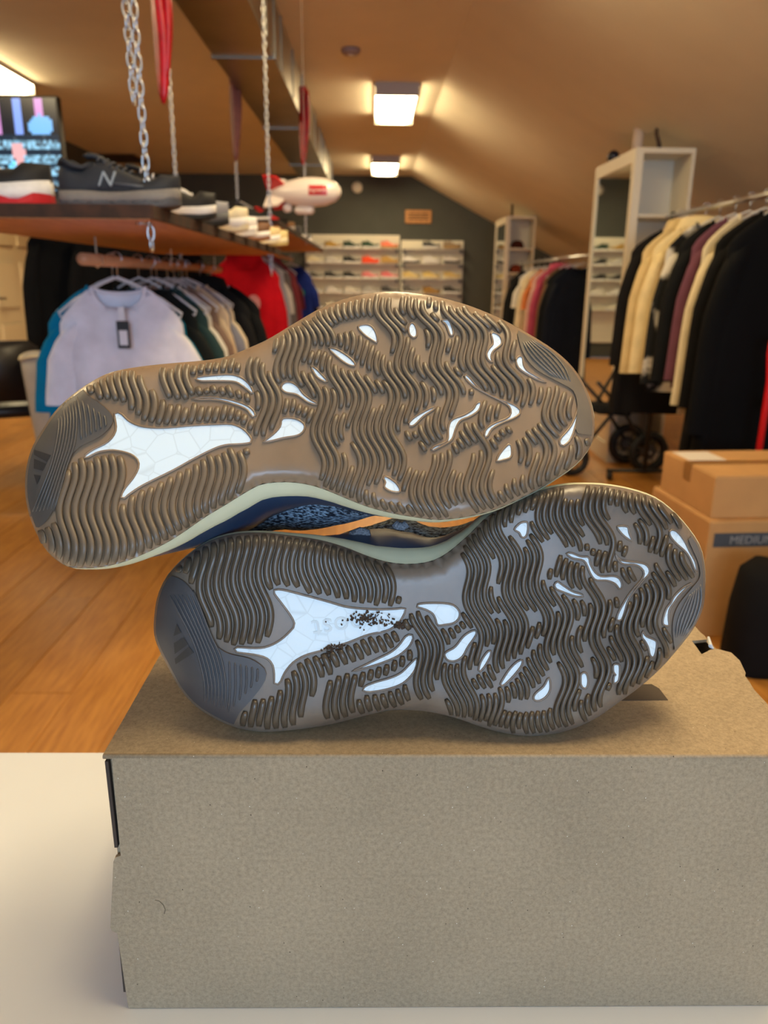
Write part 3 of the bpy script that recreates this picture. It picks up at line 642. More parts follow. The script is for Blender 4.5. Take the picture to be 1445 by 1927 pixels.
# ---- hanging boards, their poles and chains
def hanging_board(x0, x1, y0, y1, z, label, plabel):
    t = empty('hanging_board', ((x0+x1)/2, (y0+y1)/2, z), 0, label, 'shelf', 'hanging display boards')
    a, b = (x1-x0)/2, (y1-y0)/2
    MB().box((-a, -b, .004), (a, b, .03)).build('plank_top', m_wood, t)
    MB().box((-a+.002, -b+.002, 0), (a-.002, b-.002, .0045)).build('underside', m_wood, t)
    for lo, hi in (((-a-.004, -b-.006, .002), (a+.004, -b, .032)), ((-a-.004, b, .002), (a+.004, b+.006, .032)), ((-a-.006, -b, .002), (-a, b, .032)), ((a, -b, .002), (a+.006, b, .032))):
        MB().box(lo, hi).build('live_edge', m_bark, t)
    for sx in (-1, 1):
        for sy in (-1, 1):
            MB().lathe([(.014, -.004), (.014, 0), (.006, .001)], 10).build('eye_bolt', m_chain, t, loc=(sx*(a-.05), sy*(b-.1), 0))
    return t
BZ1 = CAMZ+.134; BX0, BX1 = -1.16, -.52; BY0, BY1 = 1.90, 4.45
hanging_board(BX0, BX1, BY0, BY1, BZ1, 'long wooden board hung on chains above the white T-shirt', '')
BZ2 = CAMZ+.31; CY0, CY1 = 4.75, 8.9
hanging_board(-1.25, -.565, CY0, CY1, BZ2, 'farther wooden board hung on chains above the red hoodie', '')
def pole(x, y0, y1, z, label, top):
    t = empty('clothes_pole', (x, y0, z), 0, label, 'pole', 'wooden clothes poles')
    MB().tube([(0, 0, 0), (0, y1-y0, 0)], .018, 14).build('rod', pm('pale_wood_pole', (190, 140, 104), .5, var=.08, scale=20), t, True)
    for k in range(3):
        yy = .12+(y1-y0-.24)*k/2
        MB().tube([(0, yy, top-z-.012), (0, yy, .02), (.016, yy, .012), (.02, yy, -.005), (0, yy, -.021), (-.02, yy, -.004), (-.012, yy, .014)], .0028, 6).build('hook', m_chain, t)
PX, PZ1 = -.84, CAMZ+.055
pole(PX, 2.32, 4.35, PZ1, 'round wooden pole under the near board holding T-shirts', BZ1)
PZ2 = CAMZ+.225
pole(PX-.06, 4.9, 8.8, PZ2, 'round wooden pole under the farther board holding the red hoodie', BZ2)
ang = [2*math.pi*k/16 for k in range(16)]
link_me = MB().tube([(.0075*math.cos(a), 0, .0145*math.sin(a)+(.0035 if math.sin(a) > 0 else -.0035)*(abs(math.sin(a)) > .05)) for a in ang], .0028, 6, closed=True).mesh('link', True); link_me.materials.append(m_chain)
def chain(x, y, z0, z1, label, lean=(0, 0), sc=1.0):
    t = empty('chain', (x, y, z0), 0, label, 'chain', 'hanging chains'); n = int((z1-z0)/(.0262*sc))+1
    for k in range(n):
        f = k/max(1, n-1)
        o = place('link', link_me, None, t, loc=(lean[0]*f, lean[1]*f, (z1-z0)*f), rot=(0, 0, R(10) if k % 2 else R(80))); o.scale = (sc, sc, sc)
    return t
CT = CEIL-.005
c1 = onz(293, 400, BZ1+.03)
chain(BX1-.03, BY0+.1, BZ1-.05, CT, 'silver chain at the near right corner of the hanging board')
chain(BX1-.052, BY0+.12, BZ1+.28, CT, 'second silver chain strand beside the red cloth', (-.012, 0))
chain(BX0+.14, BY1-.2, BZ1-.02, CT, 'silver chain holding the far left corner of the near board')
chain(BX1-.03, BY1-.15, BZ1-.09, CT, 'single silver chain holding the far right corner of the near board')
chain(-1.0, 6.0, BZ2, CT, 'thin chain holding the farther board on its left')
chain(-.572, 6.8, BZ2, CT, 'thin chain holding the farther board beside the white blimp')
# ---- red cloths tied on the chains
m_red = pm('red_satin', (188, 14, 26), .4, var=.25, scale=20)
m_candy = pm('faded_pink_cloth', (138, 82, 74), .6, var=.2, scale=40)
def ribbon(x, y, z, L, wd, m, label, turn=0.):
    t = empty('ribbon', (x, y, z), turn, label, 'ribbon', 'cloth ribbons tied on the chains')
    for k, (dx, ll, ww) in enumerate(((-.3, 1., 1.), (.55, .78, .7))):
        rings = []
        for i in range(14):
            f = i/13; hw = wd*ww*(.35+.65*math.sin(math.pi*min(1, .15+f*.8)))*(1 if f < .95 else .5); cx = dx*wd+.25*wd*math.sin(3*f+k)
            rings.append([(cx-hw, .004*math.sin(5*f), -ll*L*f), (cx-hw*.3, .010+.004*math.sin(7*f), -ll*L*f), (cx+hw, .004*math.cos(4*f), -ll*L*f), (cx+hw*.3, -.010, -ll*L*f)])
        MB().loft(rings, True, True).build('tail', m, t, True)
    MB().lathe([(.0, -.03), (wd*.8, -.02), (wd, 0), (wd*.8, .02), (0, .03)], 12).build('knot', m, t, True)
q = ony(297, -40, BY0+.16); ribbon(q[0], q[1], q[2], q[2]-ony(312, 195, BY0+.16)[2], .020, m_red, 'long red cloth ribbon hanging beside the near chain')
q = ony(440, 150, 5.95); ribbon(q[0], q[1], q[2], .52, .034, m_candy, 'pink striped cloth tied on the chain in front of the duct')
q = ony(584, 170, 6.8); ribbon(-.572, 6.79, q[2], .55, .036, m_red, 'dark red cloth bow on the far chain beside the duct')

# ---- duct
dt = empty('air_duct', (-.778, 7.3, CAMZ+1.27), 0, 'rectangular galvanised metal air duct under the ceiling', 'duct')
dl = 4.35
for k in range(4):
    y0 = -dl+k*dl/2; MB().rbox((-.182, y0+.005, 0), (.182, y0+dl/2-.005, .325), .006).build('duct_section', m_duct, dt)
for k in range(5):
    y0 = -dl+k*dl/2; MB().box((-.192, y0-.018, -.01), (.192, y0+.018, .328)).build('flange', m_duct, dt)
for k in range(12):
    y0 = -dl+.36+k*.72; MB().box((.180, y0-.012, .01), (.192, y0+.012, .318)).build('stiffener', m_duct, dt)

# ---- blimp
bq = ony(574, 362, 4.55); bl = empty('toy_blimp', bq, R(-14), 'white inflatable toy blimp with red fins and a red box logo', 'blimp')
m_vinyl = pm('white_vinyl', (236, 222, 210), .25, coat=.4); m_rv = pm('red_vinyl', (196, 40, 44), .3)
prof = [(.0, -.205), (.022, -.19), (.042, -.15), (.062, -.09), (.075, -.02), (.078, .05), (.070, .12), (.05, .175), (.025, .2), (0, .207)]
MB().lathe(prof, 24).xf(Matrix.Rotation(R(90), 4, 'Y')).build('envelope', m_vinyl, bl, True)
for k in range(4):
    a = math.pi/4+k*math.pi/2
    fin = MB().prism([(-.215, .02), (-.10, .045), (-.14, .105), (-.215, .115)], -.006, .006).xf(Matrix.Rotation(a, 4, 'X'))
    fin.build('fin', m_rv if k % 2 else m_vinyl, bl)
MB().rbox((-.06, -.025, -.115), (.05, .025, -.07), .012).build('gondola', m_vinyl, bl, True)
MB().rbox((-.13, -.02, -.105), (-.08, .02, -.055), .012).build('gondola', m_vinyl, bl, True)
lp = []
for i in range(9):
    for j in range(5):
        x = .045+.1*i/8; zz = -.022+.05*j/4; r_ = np.interp(x, [p[1] for p in prof], [p[0] for p in prof])+.0012
        lp.append((x, -math.sqrt(max(1e-6, r_*r_-zz*zz)), zz))
MB().add(lp, [(i*5+j, (i+1)*5+j, (i+1)*5+j+1, i*5+j+1) for i in range(8) for j in range(4)]).build('red_logo_panel', m_rv, bl, True)
o = place('lettering', text_mesh('Supreme', .028, .0006, .15), m_vinyl, bl); o.rotation_euler = (R(90), 0, R(3)); o.location = (.095, -.078, .003)
MB().tube([(0, 0, .075), (0, 0, CEIL-bq[2])], .0006, 4).build('string', pm('clear_line', (190, 186, 180), .4), bl)

# ---- television
tvq = ony(113, 183, 5.0); TW, TH = 1.23, .70
tv = empty('television', (tvq[0]-TW/2, 5.0, tvq[2]-TH), R(-4), 'flat television showing a person before sneaker shelves', 'television')
MB().rbox((-TW/2, 0, 0), (TW/2, .05, TH), .006).build('casing', pm('tv_plastic', (12, 12, 14), .3), tv)
GX, GY = 74, 42; rv = random.Random(11); vs = []; cols = []; fs = []
for j in range(GY+1):
    for i in range(GX+1): vs.append((-TW/2+.012+(TW-.024)*i/GX, -.002, .014+(TH-.028)*j/GY))
def screen_col(x, y):            # x, y in 0..1, y up: dark shop interior, sneaker shelves, person in pale blue top
    c = np.array([14, 18, 30.])
    if y > .72:
        if abs((x*9.3) % 1-.5) < .16 and x > .5: c = np.array([120, 150, 225.]) if int(x*9.3) % 2 else np.array([190, 130, 190.])
        if (x-.915)**2/.004+(y-.78)**2/.008 < 1: c = np.array([110, 170, 225.])
        if (x-.895)**2+(y-.70)**2 < .0006: c = np.array([220, 60, 60.])
    elif x > .52:
        row = (y*9) % 1
        c = np.array([150, 205, 235.])*(.55+.45*rv.random()) if row > .35 else np.array([22, 36, 52.])
        if rv.random() < .12: c = np.array([60, 70, 80.])
    else: c = np.array([24, 40, 66.])*(.6+.8*rv.random())
    if (x-.79)**2/.0055+(y-.30)**2/.07 < 1 and y < .50: c = np.array([112, 196, 235.])*(.85+.3*rv.random())
    if (x-.785)**2/.0012+(y-.575)**2/.006 < 1: c = np.array([214, 158, 160.])
    if abs(x-.745-.25*(y-.3)) < .018 and .2 < y < .5: c = np.array([205, 150, 150.])
    return [v for v in np.clip(c, 0, 255)]
for j in range(GY):
    for i in range(GX):
        fs.append((j*(GX+1)+i, j*(GX+1)+i+1, (j+1)*(GX+1)+i+1, (j+1)*(GX+1)+i)); cols.append(lin(screen_col((i+.5)/GX, (j+.5)/GY)))
sm = bpy.data.meshes.new('screen'); sm.from_pydata(vs, [], fs); at = sm.color_attributes.new('picture', 'FLOAT_COLOR', 'CORNER')
at.data.foreach_set('color', [v for c in cols for _ in range(4) for v in (*c, 1)])
m_scr = pm('lit_screen', (0, 0, 0), .2); nt = m_scr.node_tree; va = nt.nodes.new('ShaderNodeVertexColor'); va.layer_name = 'picture'
nt.links.new(va.outputs[0], nt.nodes['Principled BSDF'].inputs['Emission Color']); nt.nodes['Principled BSDF'].inputs['Emission Strength'].default_value = 1.6
place('screen', sm, m_scr, tv)
MB().tube([(0, .06, TH*.5), (0, .11, TH*.5), (0, .11, CEIL-tvq[2]+TH)], .02, 10).build('ceiling_mount', m_black, tv)

# ---- ceiling details
v = onz(225, 297, CEIL); vt = empty('ceiling_vent', v, 0, 'dark slatted air vent in the ceiling left of the duct', 'vent')
fr = MB()
for lo, hi in (((-.33, -.42, -.012), (.33, -.38, 0)), ((-.33, .38, -.012), (.33, .42, 0)), ((-.33, -.38, -.012), (-.29, .38, 0)), ((.29, -.38, -.012), (.33, .38, 0))): fr.box(lo, hi)
fr.build('frame', pm('vent_frame', (150, 124, 90), .6), vt)
for k in range(9): MB().box((-.29, -.37+k*.084, -.011), (.29, -.32+k*.084, -.004)).build('slat', pm('vent_slat', (62, 48, 34), .7), vt)
v = onz(660, 92, CEIL); t = empty('smoke_detector', v, 0, 'small round smoke detector on the ceiling before the aisle light', 'detector')
MB().lathe([(.07, 0), (.07, -.02), (.055, -.036), (.0, -.04)], 20).build('housing', pm('detector_plastic', (150, 128, 122), .5), t, True); MB().lathe([(.02, -.038), (.02, -.043), (0, -.043)], 10).build('button', m_trim, t)
v = ony(672, 353, ROOM_Y1); t = empty('wall_bell', v, 0, 'small round cream bell high on the end wall', 'bell')
MB().lathe([(.085, 0), (.085, .03), (.05, .05), (0, .05)], 20).xf(Matrix.Rotation(R(90), 4, 'X')).build('dome', m_light, t, True); MB().lathe([(.02, .05), (.02, .06), (0, .06)], 10).xf(Matrix.Rotation(R(90), 4, 'X')).build('cap', m_trim, t)
v = ony(787, 408, ROOM_Y1); t = empty('wall_plaque', v, 0, 'brown wooden plaque on the end wall above the sneakers', 'plaque')
MB().rbox((-.21, -.03, -.10), (.21, 0, .10), .008).build('board', m_wood, t)
for k in range(3): MB().box((-.16, -.034, .035-.04*k), (.16, -.029, .05-.04*k)).build('carved_line', m_bark, t)

# ================================================================== sneakers
NS = 26
def prof(s, keys): return float(np.interp(s, [k[0] for k in keys], [k[1] for k in keys]))
HALF = [(0, .004), (.012, .018), (.04, .028), (.10, .035), (.25, .037), (.42, .036), (.6, .044), (.75, .049), (.86, .044), (.93, .034), (.975, .020), (1, .004)]
TOPS = [(0, .080), (.03, .104), (.08, .112), (.16, .097), (.24, .093), (.31, .110), (.36, .115), (.45, .104), (.6, .084), (.75, .066), (.88, .055), (.95, .045), (1, .026)]
def sneaker_meshes(L=.29, sole=.030, chunky=1.0, tag_='sneaker'):
    """outsole, midsole, upper, mudguard, collar lining, tongue and laces of a low shoe, toe towards +x, standing on z = 0"""
    S = [.5-.5*math.cos(math.pi*k/(NS-1)) for k in range(NS)]
    def sec(s, inset, zf, n=14):
        w = max(.004, prof(s, HALF)*chunky-inset); return w
    me = {}
    spring = lambda s: .010*max(0, (s-.78)/.22)**2 + .004*max(0, (.1-s)/.1)**2
    def zig(s): return abs(((s*5.3) % 1)-.5)*4-1
    def slab(z0, z1, flare, wav=0., zg=0.):
        rings = []
        for s in S:
            w = sec(s, 0, 0)+flare; x = -L/2+L*s; b = spring(s); t = z1+wav*math.sin(s*9)+zg*zig(s)
            rings.append([(x, -w*.94, b+z0), (x, w*.94, b+z0), (x, w, b+z0+.3*(t-z0)), (x, w*.97, b+t), (x, -w*.97, b+t), (x, -w, b+z0+.3*(t-z0))])
        return MB().loft(rings, True, True)
    me['outsole'] = slab(0, sole*.40, .004, 0, .005 if chunky > 1 else 0).mesh('outsole'); me['midsole'] = slab(sole*.34, sole, .003, .002*chunky).mesh('midsole', True)
    def shell(a0, a1, grow, hfun, n=15):
        rings = []
        for s in S:
            w = sec(s, .002, 0)+grow; b = spring(s)+sole*.92; h = hfun(s)*1.0-sole+grow; x = -L/2+L*s*1.0; r = []
            for k in range(n):
                a = math.pi*k/(n-1); c, sn = math.cos(a), math.sin(a)
                r.append((x, w*math.copysign(abs(c)**.75, c), b+max(.004, h)*sn**.85))
            rings.append(r)
        return rings
    me['upper'] = MB().loft(shell(0, 1, 0, lambda s: prof(s, TOPS)), True, True).mesh('upper', True)
    me['mudguard'] = MB().loft(shell(0, 1, .0016, lambda s: sole+.018+.014*math.cos((s-.78)*7)+(.012 if s > .82 else 0)), True, True).mesh('mudguard', True)
    lin_ = []
    for k in range(6):
        f = k/5; e = []
        for j in range(16):
            a = 2*math.pi*j/16; s = .155+.125*math.cos(a); x = -L/2+L*(.155+.125*math.cos(a)*(1-.12*f))
            e.append((x, .030*chunky*math.sin(a)*(1-.15*f), prof(s, TOPS)*.985+.004-.010*f))
        lin_.append(e)
    me['lining'] = MB().loft(lin_, False, True).mesh('lining', True)
    rim = [(-L/2+L*(.155+.13*math.cos(2*math.pi*j/20)), .031*chunky*math.sin(2*math.pi*j/20), prof(.155+.13*math.cos(2*math.pi*j/20), TOPS)-.001) for j in range(20)]
    me['collar'] = MB().tube(rim, .0065, 6, closed=True).mesh('collar', True)
    tg = []
    for k in range(6):
        s = .28+.03*k; zz = prof(s, TOPS)+.022*(1-k/5.)**1.2; ww = .022*(1-.1*k); x = -L/2+L*s-.012*(1-k/5.)
        tg.append([(x, -ww, zz-.005), (x, 0, zz+.003), (x, ww, zz-.005), (x+.006, 0, zz-.012)])
    me['tongue'] = MB().loft(tg, True, True).mesh('tongue', True)
    lc = MB()
    for k in range(6):
        s = .36+.048*k; zz = prof(s, TOPS)+.001; w = .024-.0015*k; x = -L/2+L*s
        lc.tube([(x, -w, zz-.008), (x+.003, -w*.5, zz+.001), (x+.004, 0, zz+.003), (x+.003, w*.5, zz+.001), (x, w, zz-.008)], .0026, 6)
    me['laces'] = lc.mesh('laces', True)
    for k in me: me[k].materials.append(m_white)
    return me
SN = sneaker_meshes(); SNC = sneaker_meshes(.30, .038, 1.12)
def fab(rgb, rough=.7): return pm('shoe_%d_%d_%d' % tuple(rgb), rgb, rough, var=.06, scale=60)
def sneaker(loc, rz, label, c, group, me=SN, sc=1.0, tilt=0.):
    """c: outsole, midsole, upper, mudguard, lining, laces"""
    t = empty('sneaker', loc, rz, label, 'sneaker', group); t.scale = (sc, sc, sc); t.rotation_euler = (0, tilt, rz)
    for k, col in zip(('outsole', 'midsole', 'upper', 'mudguard', 'lining', 'laces'), c): place(k, me[k], fab(col), t)
    place('collar', me['collar'], fab(c[2]), t); place('tongue', me['tongue'], fab(c[2]), t)
    return t
W_, K_, G_, R_, CR, NV = (232, 228, 224), (24, 24, 26), (96, 98, 102), (186, 24, 30), (226, 212, 178), (30, 36, 54)
GB1 = 'sneakers on the near hanging board'; GB2 = 'sneakers on the farther hanging board'
ZS1 = BZ1+.0325
q = ony(104, 412, 2.04); s1 = sneaker((q[0]-.208, 2.07, ZS1), R(-4), 'white and black low sneaker with red outsole at the board end', ((190, 26, 32), W_, W_, K_, K_, W_), GB1, SNC, 1.35)
q = ony(226, 412, 2.02); s2 = sneaker((q[0], 2.04, ZS1), R(-3), 'dark grey chunky sneaker with a pale letter on its side', ((78, 78, 82), (128, 122, 116), (42, 45, 52), (34, 37, 44), (22, 22, 24), (70, 72, 78)), GB1, SNC, 1.0)
for sgn in (-1,):
    o = place('side_letter', text_mesh('N', .052, .0016, .28), pm('letter_grey', (150, 160, 170), .5), s2); o.rotation_euler = (R(72), 0, 0); o.location = (-.02, -.0405, .064)
MB().tube([(.0, -.043, .055), (.05, -.05, .05), (.10, -.046, .046)], .003, 6).build('side_stripe', fab((96, 100, 106)), s2, True)
board_row = [(2.36, -.62, 20, 'black sneaker with white laces and sole right behind the grey one', (K_, W_, K_, K_, K_, W_), SN),
  (2.64, -.635, 14, 'black and silver sneaker third along the board edge', (K_, G_, K_, (150, 150, 156), K_, W_), SN),
  (2.92, -.62, 16, 'white chunky sneaker standing out pale among the black ones', (CR, W_, W_, CR, W_, W_), SNC),
  (3.24, -.63, 10, 'black and white panelled sneaker in the middle of the board edge', (W_, W_, K_, W_, K_, K_), SN),
  (3.56, -.62, 12, 'brown suede sneaker with dark collar on the board edge', ((140, 90, 54), W_, (70, 50, 40), (110, 74, 48), K_, CR), SN),
  (3.86, -.61, 8, 'cream leather sneaker before the single chain', (CR, W_, CR, (214, 190, 140), W_, CR), SN),
  (4.10, -.60, 6, 'pale gold sneaker last at the board end', ((190, 168, 110), CR, (236, 226, 196), (216, 196, 140), W_, W_), SN)]
for y, x, rz, lb, c, me in board_row: sneaker((x, y, ZS1), R(rz), lb, c, GB1, me, 1.12)
sneaker((-1.0, 2.75, ZS1), R(30), 'charcoal sneaker in the back row behind the near chain', (K_, G_, (60, 62, 66), K_, K_, G_), GB1)
ZS2 = BZ2+.0325
for y, x, rz, lb, c in [(5.0, -.78, 25, 'black sneaker first on the farther board beneath the blimp', (K_, W_, K_, K_, K_, W_)),
  (5.1, -1.08, 10, 'dark sneaker with white sole at the left of the farther board', (W_, W_, K_, G_, K_, W_)),
  (5.45, -.72, 18, 'bright red and black sneaker on the farther board', (R_, K_, (214, 30, 34), K_, K_, R_)),
  (5.9, -.72, 15, 'white and tan sneaker behind the red one', (CR, W_, W_, (170, 130, 90), W_, W_)),
  (6.35, -.71, 15, 'black and grey sneaker farther along the board', (K_, G_, K_, G_, K_, W_)),
  (7.5, -.72, 12, 'white sneaker near the end of the farther board', (W_, W_, W_, G_, W_, W_))]: sneaker((x, y, ZS2), R(rz), lb, c, GB2)

# ---- sneaker display on the end wall
m_slat = pm('cream_slatwall', (232, 224, 202), .55)
m_shelf = pm('clear_shelf', (206, 198, 178), .3)
ROWS = [467, 495, 524, 552, 580]; YW = ROOM_Y1
def display(px0, px1, top, label):
    a, b = ony(px0, top, YW), ony(px1, top, YW); zb = ony(px0, 640, YW)[2]
    t = empty('display_panel', ((a[0]+b[0])/2, YW, zb), 0, label, 'display panel', 'white slatted display panels'); wd = (b[0]-a[0])/2; h = a[2]-zb
    MB().box((-wd, -.018, 0), (wd, 0, h)).build('backing', m_slat, t)
    n = int(h/.10)
    for k in range(n): MB().box((-wd, -.03, h*k/n+.008), (wd, -.016, h*(k+1)/n-.008)).build('slat', m_slat, t)
    for ry in ROWS:
        z = ony(700, ry, YW-.15)[2]-zb; MB().box((-wd+.02, -.16, z-.012), (wd-.02, -.03, z-.002)).build('shelf', m_shelf, t)
        for sx in (-wd+.02, wd-.06): MB().box((sx, -.12, z-.055), (sx+.04, -.03, z-.012)).build('bracket', m_black, t)
display(574, 752, 441, 'left white slatted panel of the sneaker wall')
display(755, 872, 452, 'right white slatted panel of the sneaker wall')
TAN, SAL, ORG, GRN, PNK, YEL, GLD = (176, 140, 84), (240, 128, 100), (246, 78, 34), (24, 54, 36), (228, 130, 132), (222, 196, 124), (164, 122, 50)
disp = [[('grey and white', (190, 186, 180), W_), ('gold and white', (190, 150, 70), W_), ('dark green', GRN, W_), ('green with white sole', (30, 66, 44), W_), ('salmon pink', SAL, TAN), None, ('dark grey', (70, 70, 70), W_), ('beige brown', (150, 128, 100), TAN)],
  [('pale cream', CR, W_), ('silver white', (206, 202, 196), W_), ('black', (28, 30, 30), W_), ('bright orange', ORG, ORG), ('tan yellow', (186, 148, 76), TAN), ('white high', W_, K_), ('plain white', W_, W_), ('white and black', (210, 204, 200), K_)],
  [('olive grey', (80, 78, 70), W_), ('charcoal', (46, 46, 46), W_), ('jet black', (24, 24, 26), W_), ('pink and white', PNK, W_), ('rose pink', (220, 110, 116), W_), ('light yellow', YEL, CR), ('straw yellow', (216, 190, 112), CR), ('sand yellow', (208, 180, 110), CR)],
  [('white and grey', (200, 200, 196), W_), ('all white', W_, W_), ('off-white', (222, 216, 204), W_), ('light grey', (180, 178, 174), W_), ('black and white', (50, 50, 52), W_), ('mid grey', (96, 94, 92), W_), ('golden brown', GLD, TAN), ('dark with pale sole', (54, 52, 50), W_)],
  [('grey suede', (130, 126, 120), W_), ('ivory', (224, 216, 196), W_), None, None, None, None, ('cream and tan', (214, 194, 150), TAN), ('brown', (110, 84, 58), W_)]]
colx = [592, 627, 662, 697, 733, 774, 812, 851]; rown = ['top', 'second', 'third', 'fourth', 'lowest']
for i, row in enumerate(disp):
    for j, it in enumerate(row):
        if not it: continue
        p = ony(colx[j], ROWS[i], YW-.15)
        sneaker((p[0], YW-.105, p[2]-.002), R(random.uniform(-9, 5)), '%s sneaker, %s shelf of the %s display panel, %s from left' % (it[0], rown[i], 'left' if j < 5 else 'right', ['first', 'second', 'third', 'fourth', 'fifth'][j if j < 5 else j-5]),
                (it[2], it[2], it[1], tuple(int(v*.85) for v in it[1]), K_, W_), 'sneakers on the end wall display', SN, .97)

# ================================================================== clothes
def garment_meshes(ws=.46, L=.70, sl=.24, thick=.05, flare=.03, seed=0, neck=.095, hood=False, srad=.075):
    """hanging top: body, two sleeves, neckband; origin at the hanger's neck, z down, width along x"""
    r = random.Random(seed); NA = 40; rings = []; ph = [r.uniform(0, 6.28) for _ in range(4)]
    zs = [0, .012, .03, .055, .085, .115, .15, .20, .27, .36, .46, .58, .72, .86, .95, 1.0]
    for k, z in enumerate(zs):
        d = z if z < .2 else .2+(L-.2)*(z-.2)/.8
        hw = neck*1.02+(ws/2-neck)*min(1, (d/.105))**.75 if d < .105 else ws/2+flare*(d-.1)/L
        th = thick*(.35+.65*min(1, d/.2)); fold = .012*min(1, max(0, (d-.12)/.3)); ring = []
        for j in range(NA):
            a = 2*math.pi*j/NA; c, s = math.cos(a), math.sin(a)
            x = hw*math.copysign(abs(c)**.8, c); y = th*math.copysign(abs(s)**.8, s)+fold*math.sin(5*a+ph[0]+d*2)+.5*fold*math.sin(9*a+ph[1])
            dip = .075*max(0, 1-(x/neck)**2)**.5*(1.0 if s < 0 else .25)*max(0, 1-d/.06) if abs(x) < neck else 0
            ring.append((x, y, -d-dip))
        rings.append(ring)
    body = MB().loft(rings).mesh('body', True)
    band = MB().tube([Vector(p)+Vector((0, 0, .001)) for p in rings[0]], .006, 6, closed=True).mesh('neckband', True)
    slv = []
    for sgn in (-1, 1):
        rr = []
        for k in range(10):
            f = k/9; ln = sl*f; cx = sgn*(ws/2-.035+(.055 if sl < .35 else .05)*f**.8); cz = -.125-ln; hw = srad*(.5+.5*min(1, 3*f))*(1-.25*f); tt = thick*.85*(1-.2*f)
            rr.append([(cx+hw*math.cos(2*math.pi*j/14)*(1 if f else .8), tt*math.sin(2*math.pi*j/14)+.006*math.sin(6*f+sgn), cz+hw*.5*math.cos(2*math.pi*j/14)*sgn*(-1)*(1-f)) for j in range(14)])
        slv.append(MB().loft(rr, True, False).mesh('sleeve', True))
    m = {'body': body, 'neckband': band, 'sleeve0': slv[0], 'sleeve1': slv[1]}
    if hood:
        hr = [[(.12*math.cos(2*math.pi*j/14)*sc_, .055*math.sin(2*math.pi*j/14)*sc_+.03, .02-dz) for j in range(14)] for sc_, dz in ((.5, -.03), (.9, -.015), (1.05, .03), (1.0, .08), (.7, .12))]
        m['hood'] = MB().loft(hr, True, True).mesh('hood', True)
    for k in m: m[k].materials.append(m_white)
    return m
GM = {'tee': garment_meshes(.40, .70, .26, .034, .05, seed=1, neck=.085), 'tee2': garment_meshes(.44, .74, .28, .032, .06, seed=2, neck=.085), 'long': garment_meshes(.44, .72, .56, .036, .03, seed=3, srad=.06), 'hoodie': garment_meshes(.46, .70, .58, .048, .0, seed=4, hood=True, srad=.065),
      'coat': garment_meshes(.50, 1.02, .62, .055, .05, seed=5, srad=.075), 'jacket': garment_meshes(.48, .72, .60, .052, .02, seed=6, srad=.075)}
def hanger_mesh():
    mb = MB(); hk = [(0, 0, 0), (0, 0, .035)]+[(.018*math.sin(a), 0, .058-.020*math.cos(a)*1.0) for a in np.linspace(.1, 4.2, 9)]
    mb.tube(hk, .0022, 6)
    a = mb.mesh('hook', True)
    b = MB().tube([(0, 0, 0), (-.05, 0, -.02), (-.14, 0, -.07), (-.20, 0, -.115), (-.195, 0, -.128), (-.13, 0, -.125), (0, 0, -.122), (.13, 0, -.125), (.195, 0, -.128), (.20, 0, -.115), (.14, 0, -.07), (.05, 0, -.02)], .0045, 6, closed=True).mesh('arms', True)
    a.materials.append(m_chain); b.materials.append(m_white); return a, b
HK, HA = hanger_mesh()
def cloth(rgb, rough=.85, rgb2=None, sc=14): return pm('cloth_%d_%d_%d%s' % (*rgb, '_p' if rgb2 else ''), rgb, rough, rgb2=rgb2, var=0 if rgb2 else .10, scale=sc, spec=.15, bump=.1, contrast=(.45, .55) if rgb2 else (.3, .7))
def hang(kind, x, y, zrail, m, label, cat, group, rz=0., hcol=(210, 210, 214), rdy=0., sc=1.0, scz=None):
    """hanger on a rail whose top is at zrail; the garment hangs on the hanger"""
    hz = zrail-.066
    h = empty('clothes_hanger', (x, y, hz), rz, 'hanger carrying the '+label, 'hanger', 'hangers on '+group)
    place('hook', HK, None, h); place('arms', HA, pm('hanger_%d' % hcol[0], hcol, .35), h)
    g = empty(cat.replace(' ', '_').lower().replace('t-shirt', 't_shirt'), (x, y, hz-.034), rz, label, cat, group); g.scale = (sc, 1, scz or sc)
    G = GM[kind]
    for k, me in G.items(): place(k.rstrip('01'), me, m, g)
    return g
LG = 'clothes on the pole under the near board'; zr1 = PZ1+.018
tee = hang('tee', PX, 2.62, zr1, cloth((228, 226, 236)), 'white T-shirt with a hanging price tag, first on the pole', 't-shirt', LG, R(3))
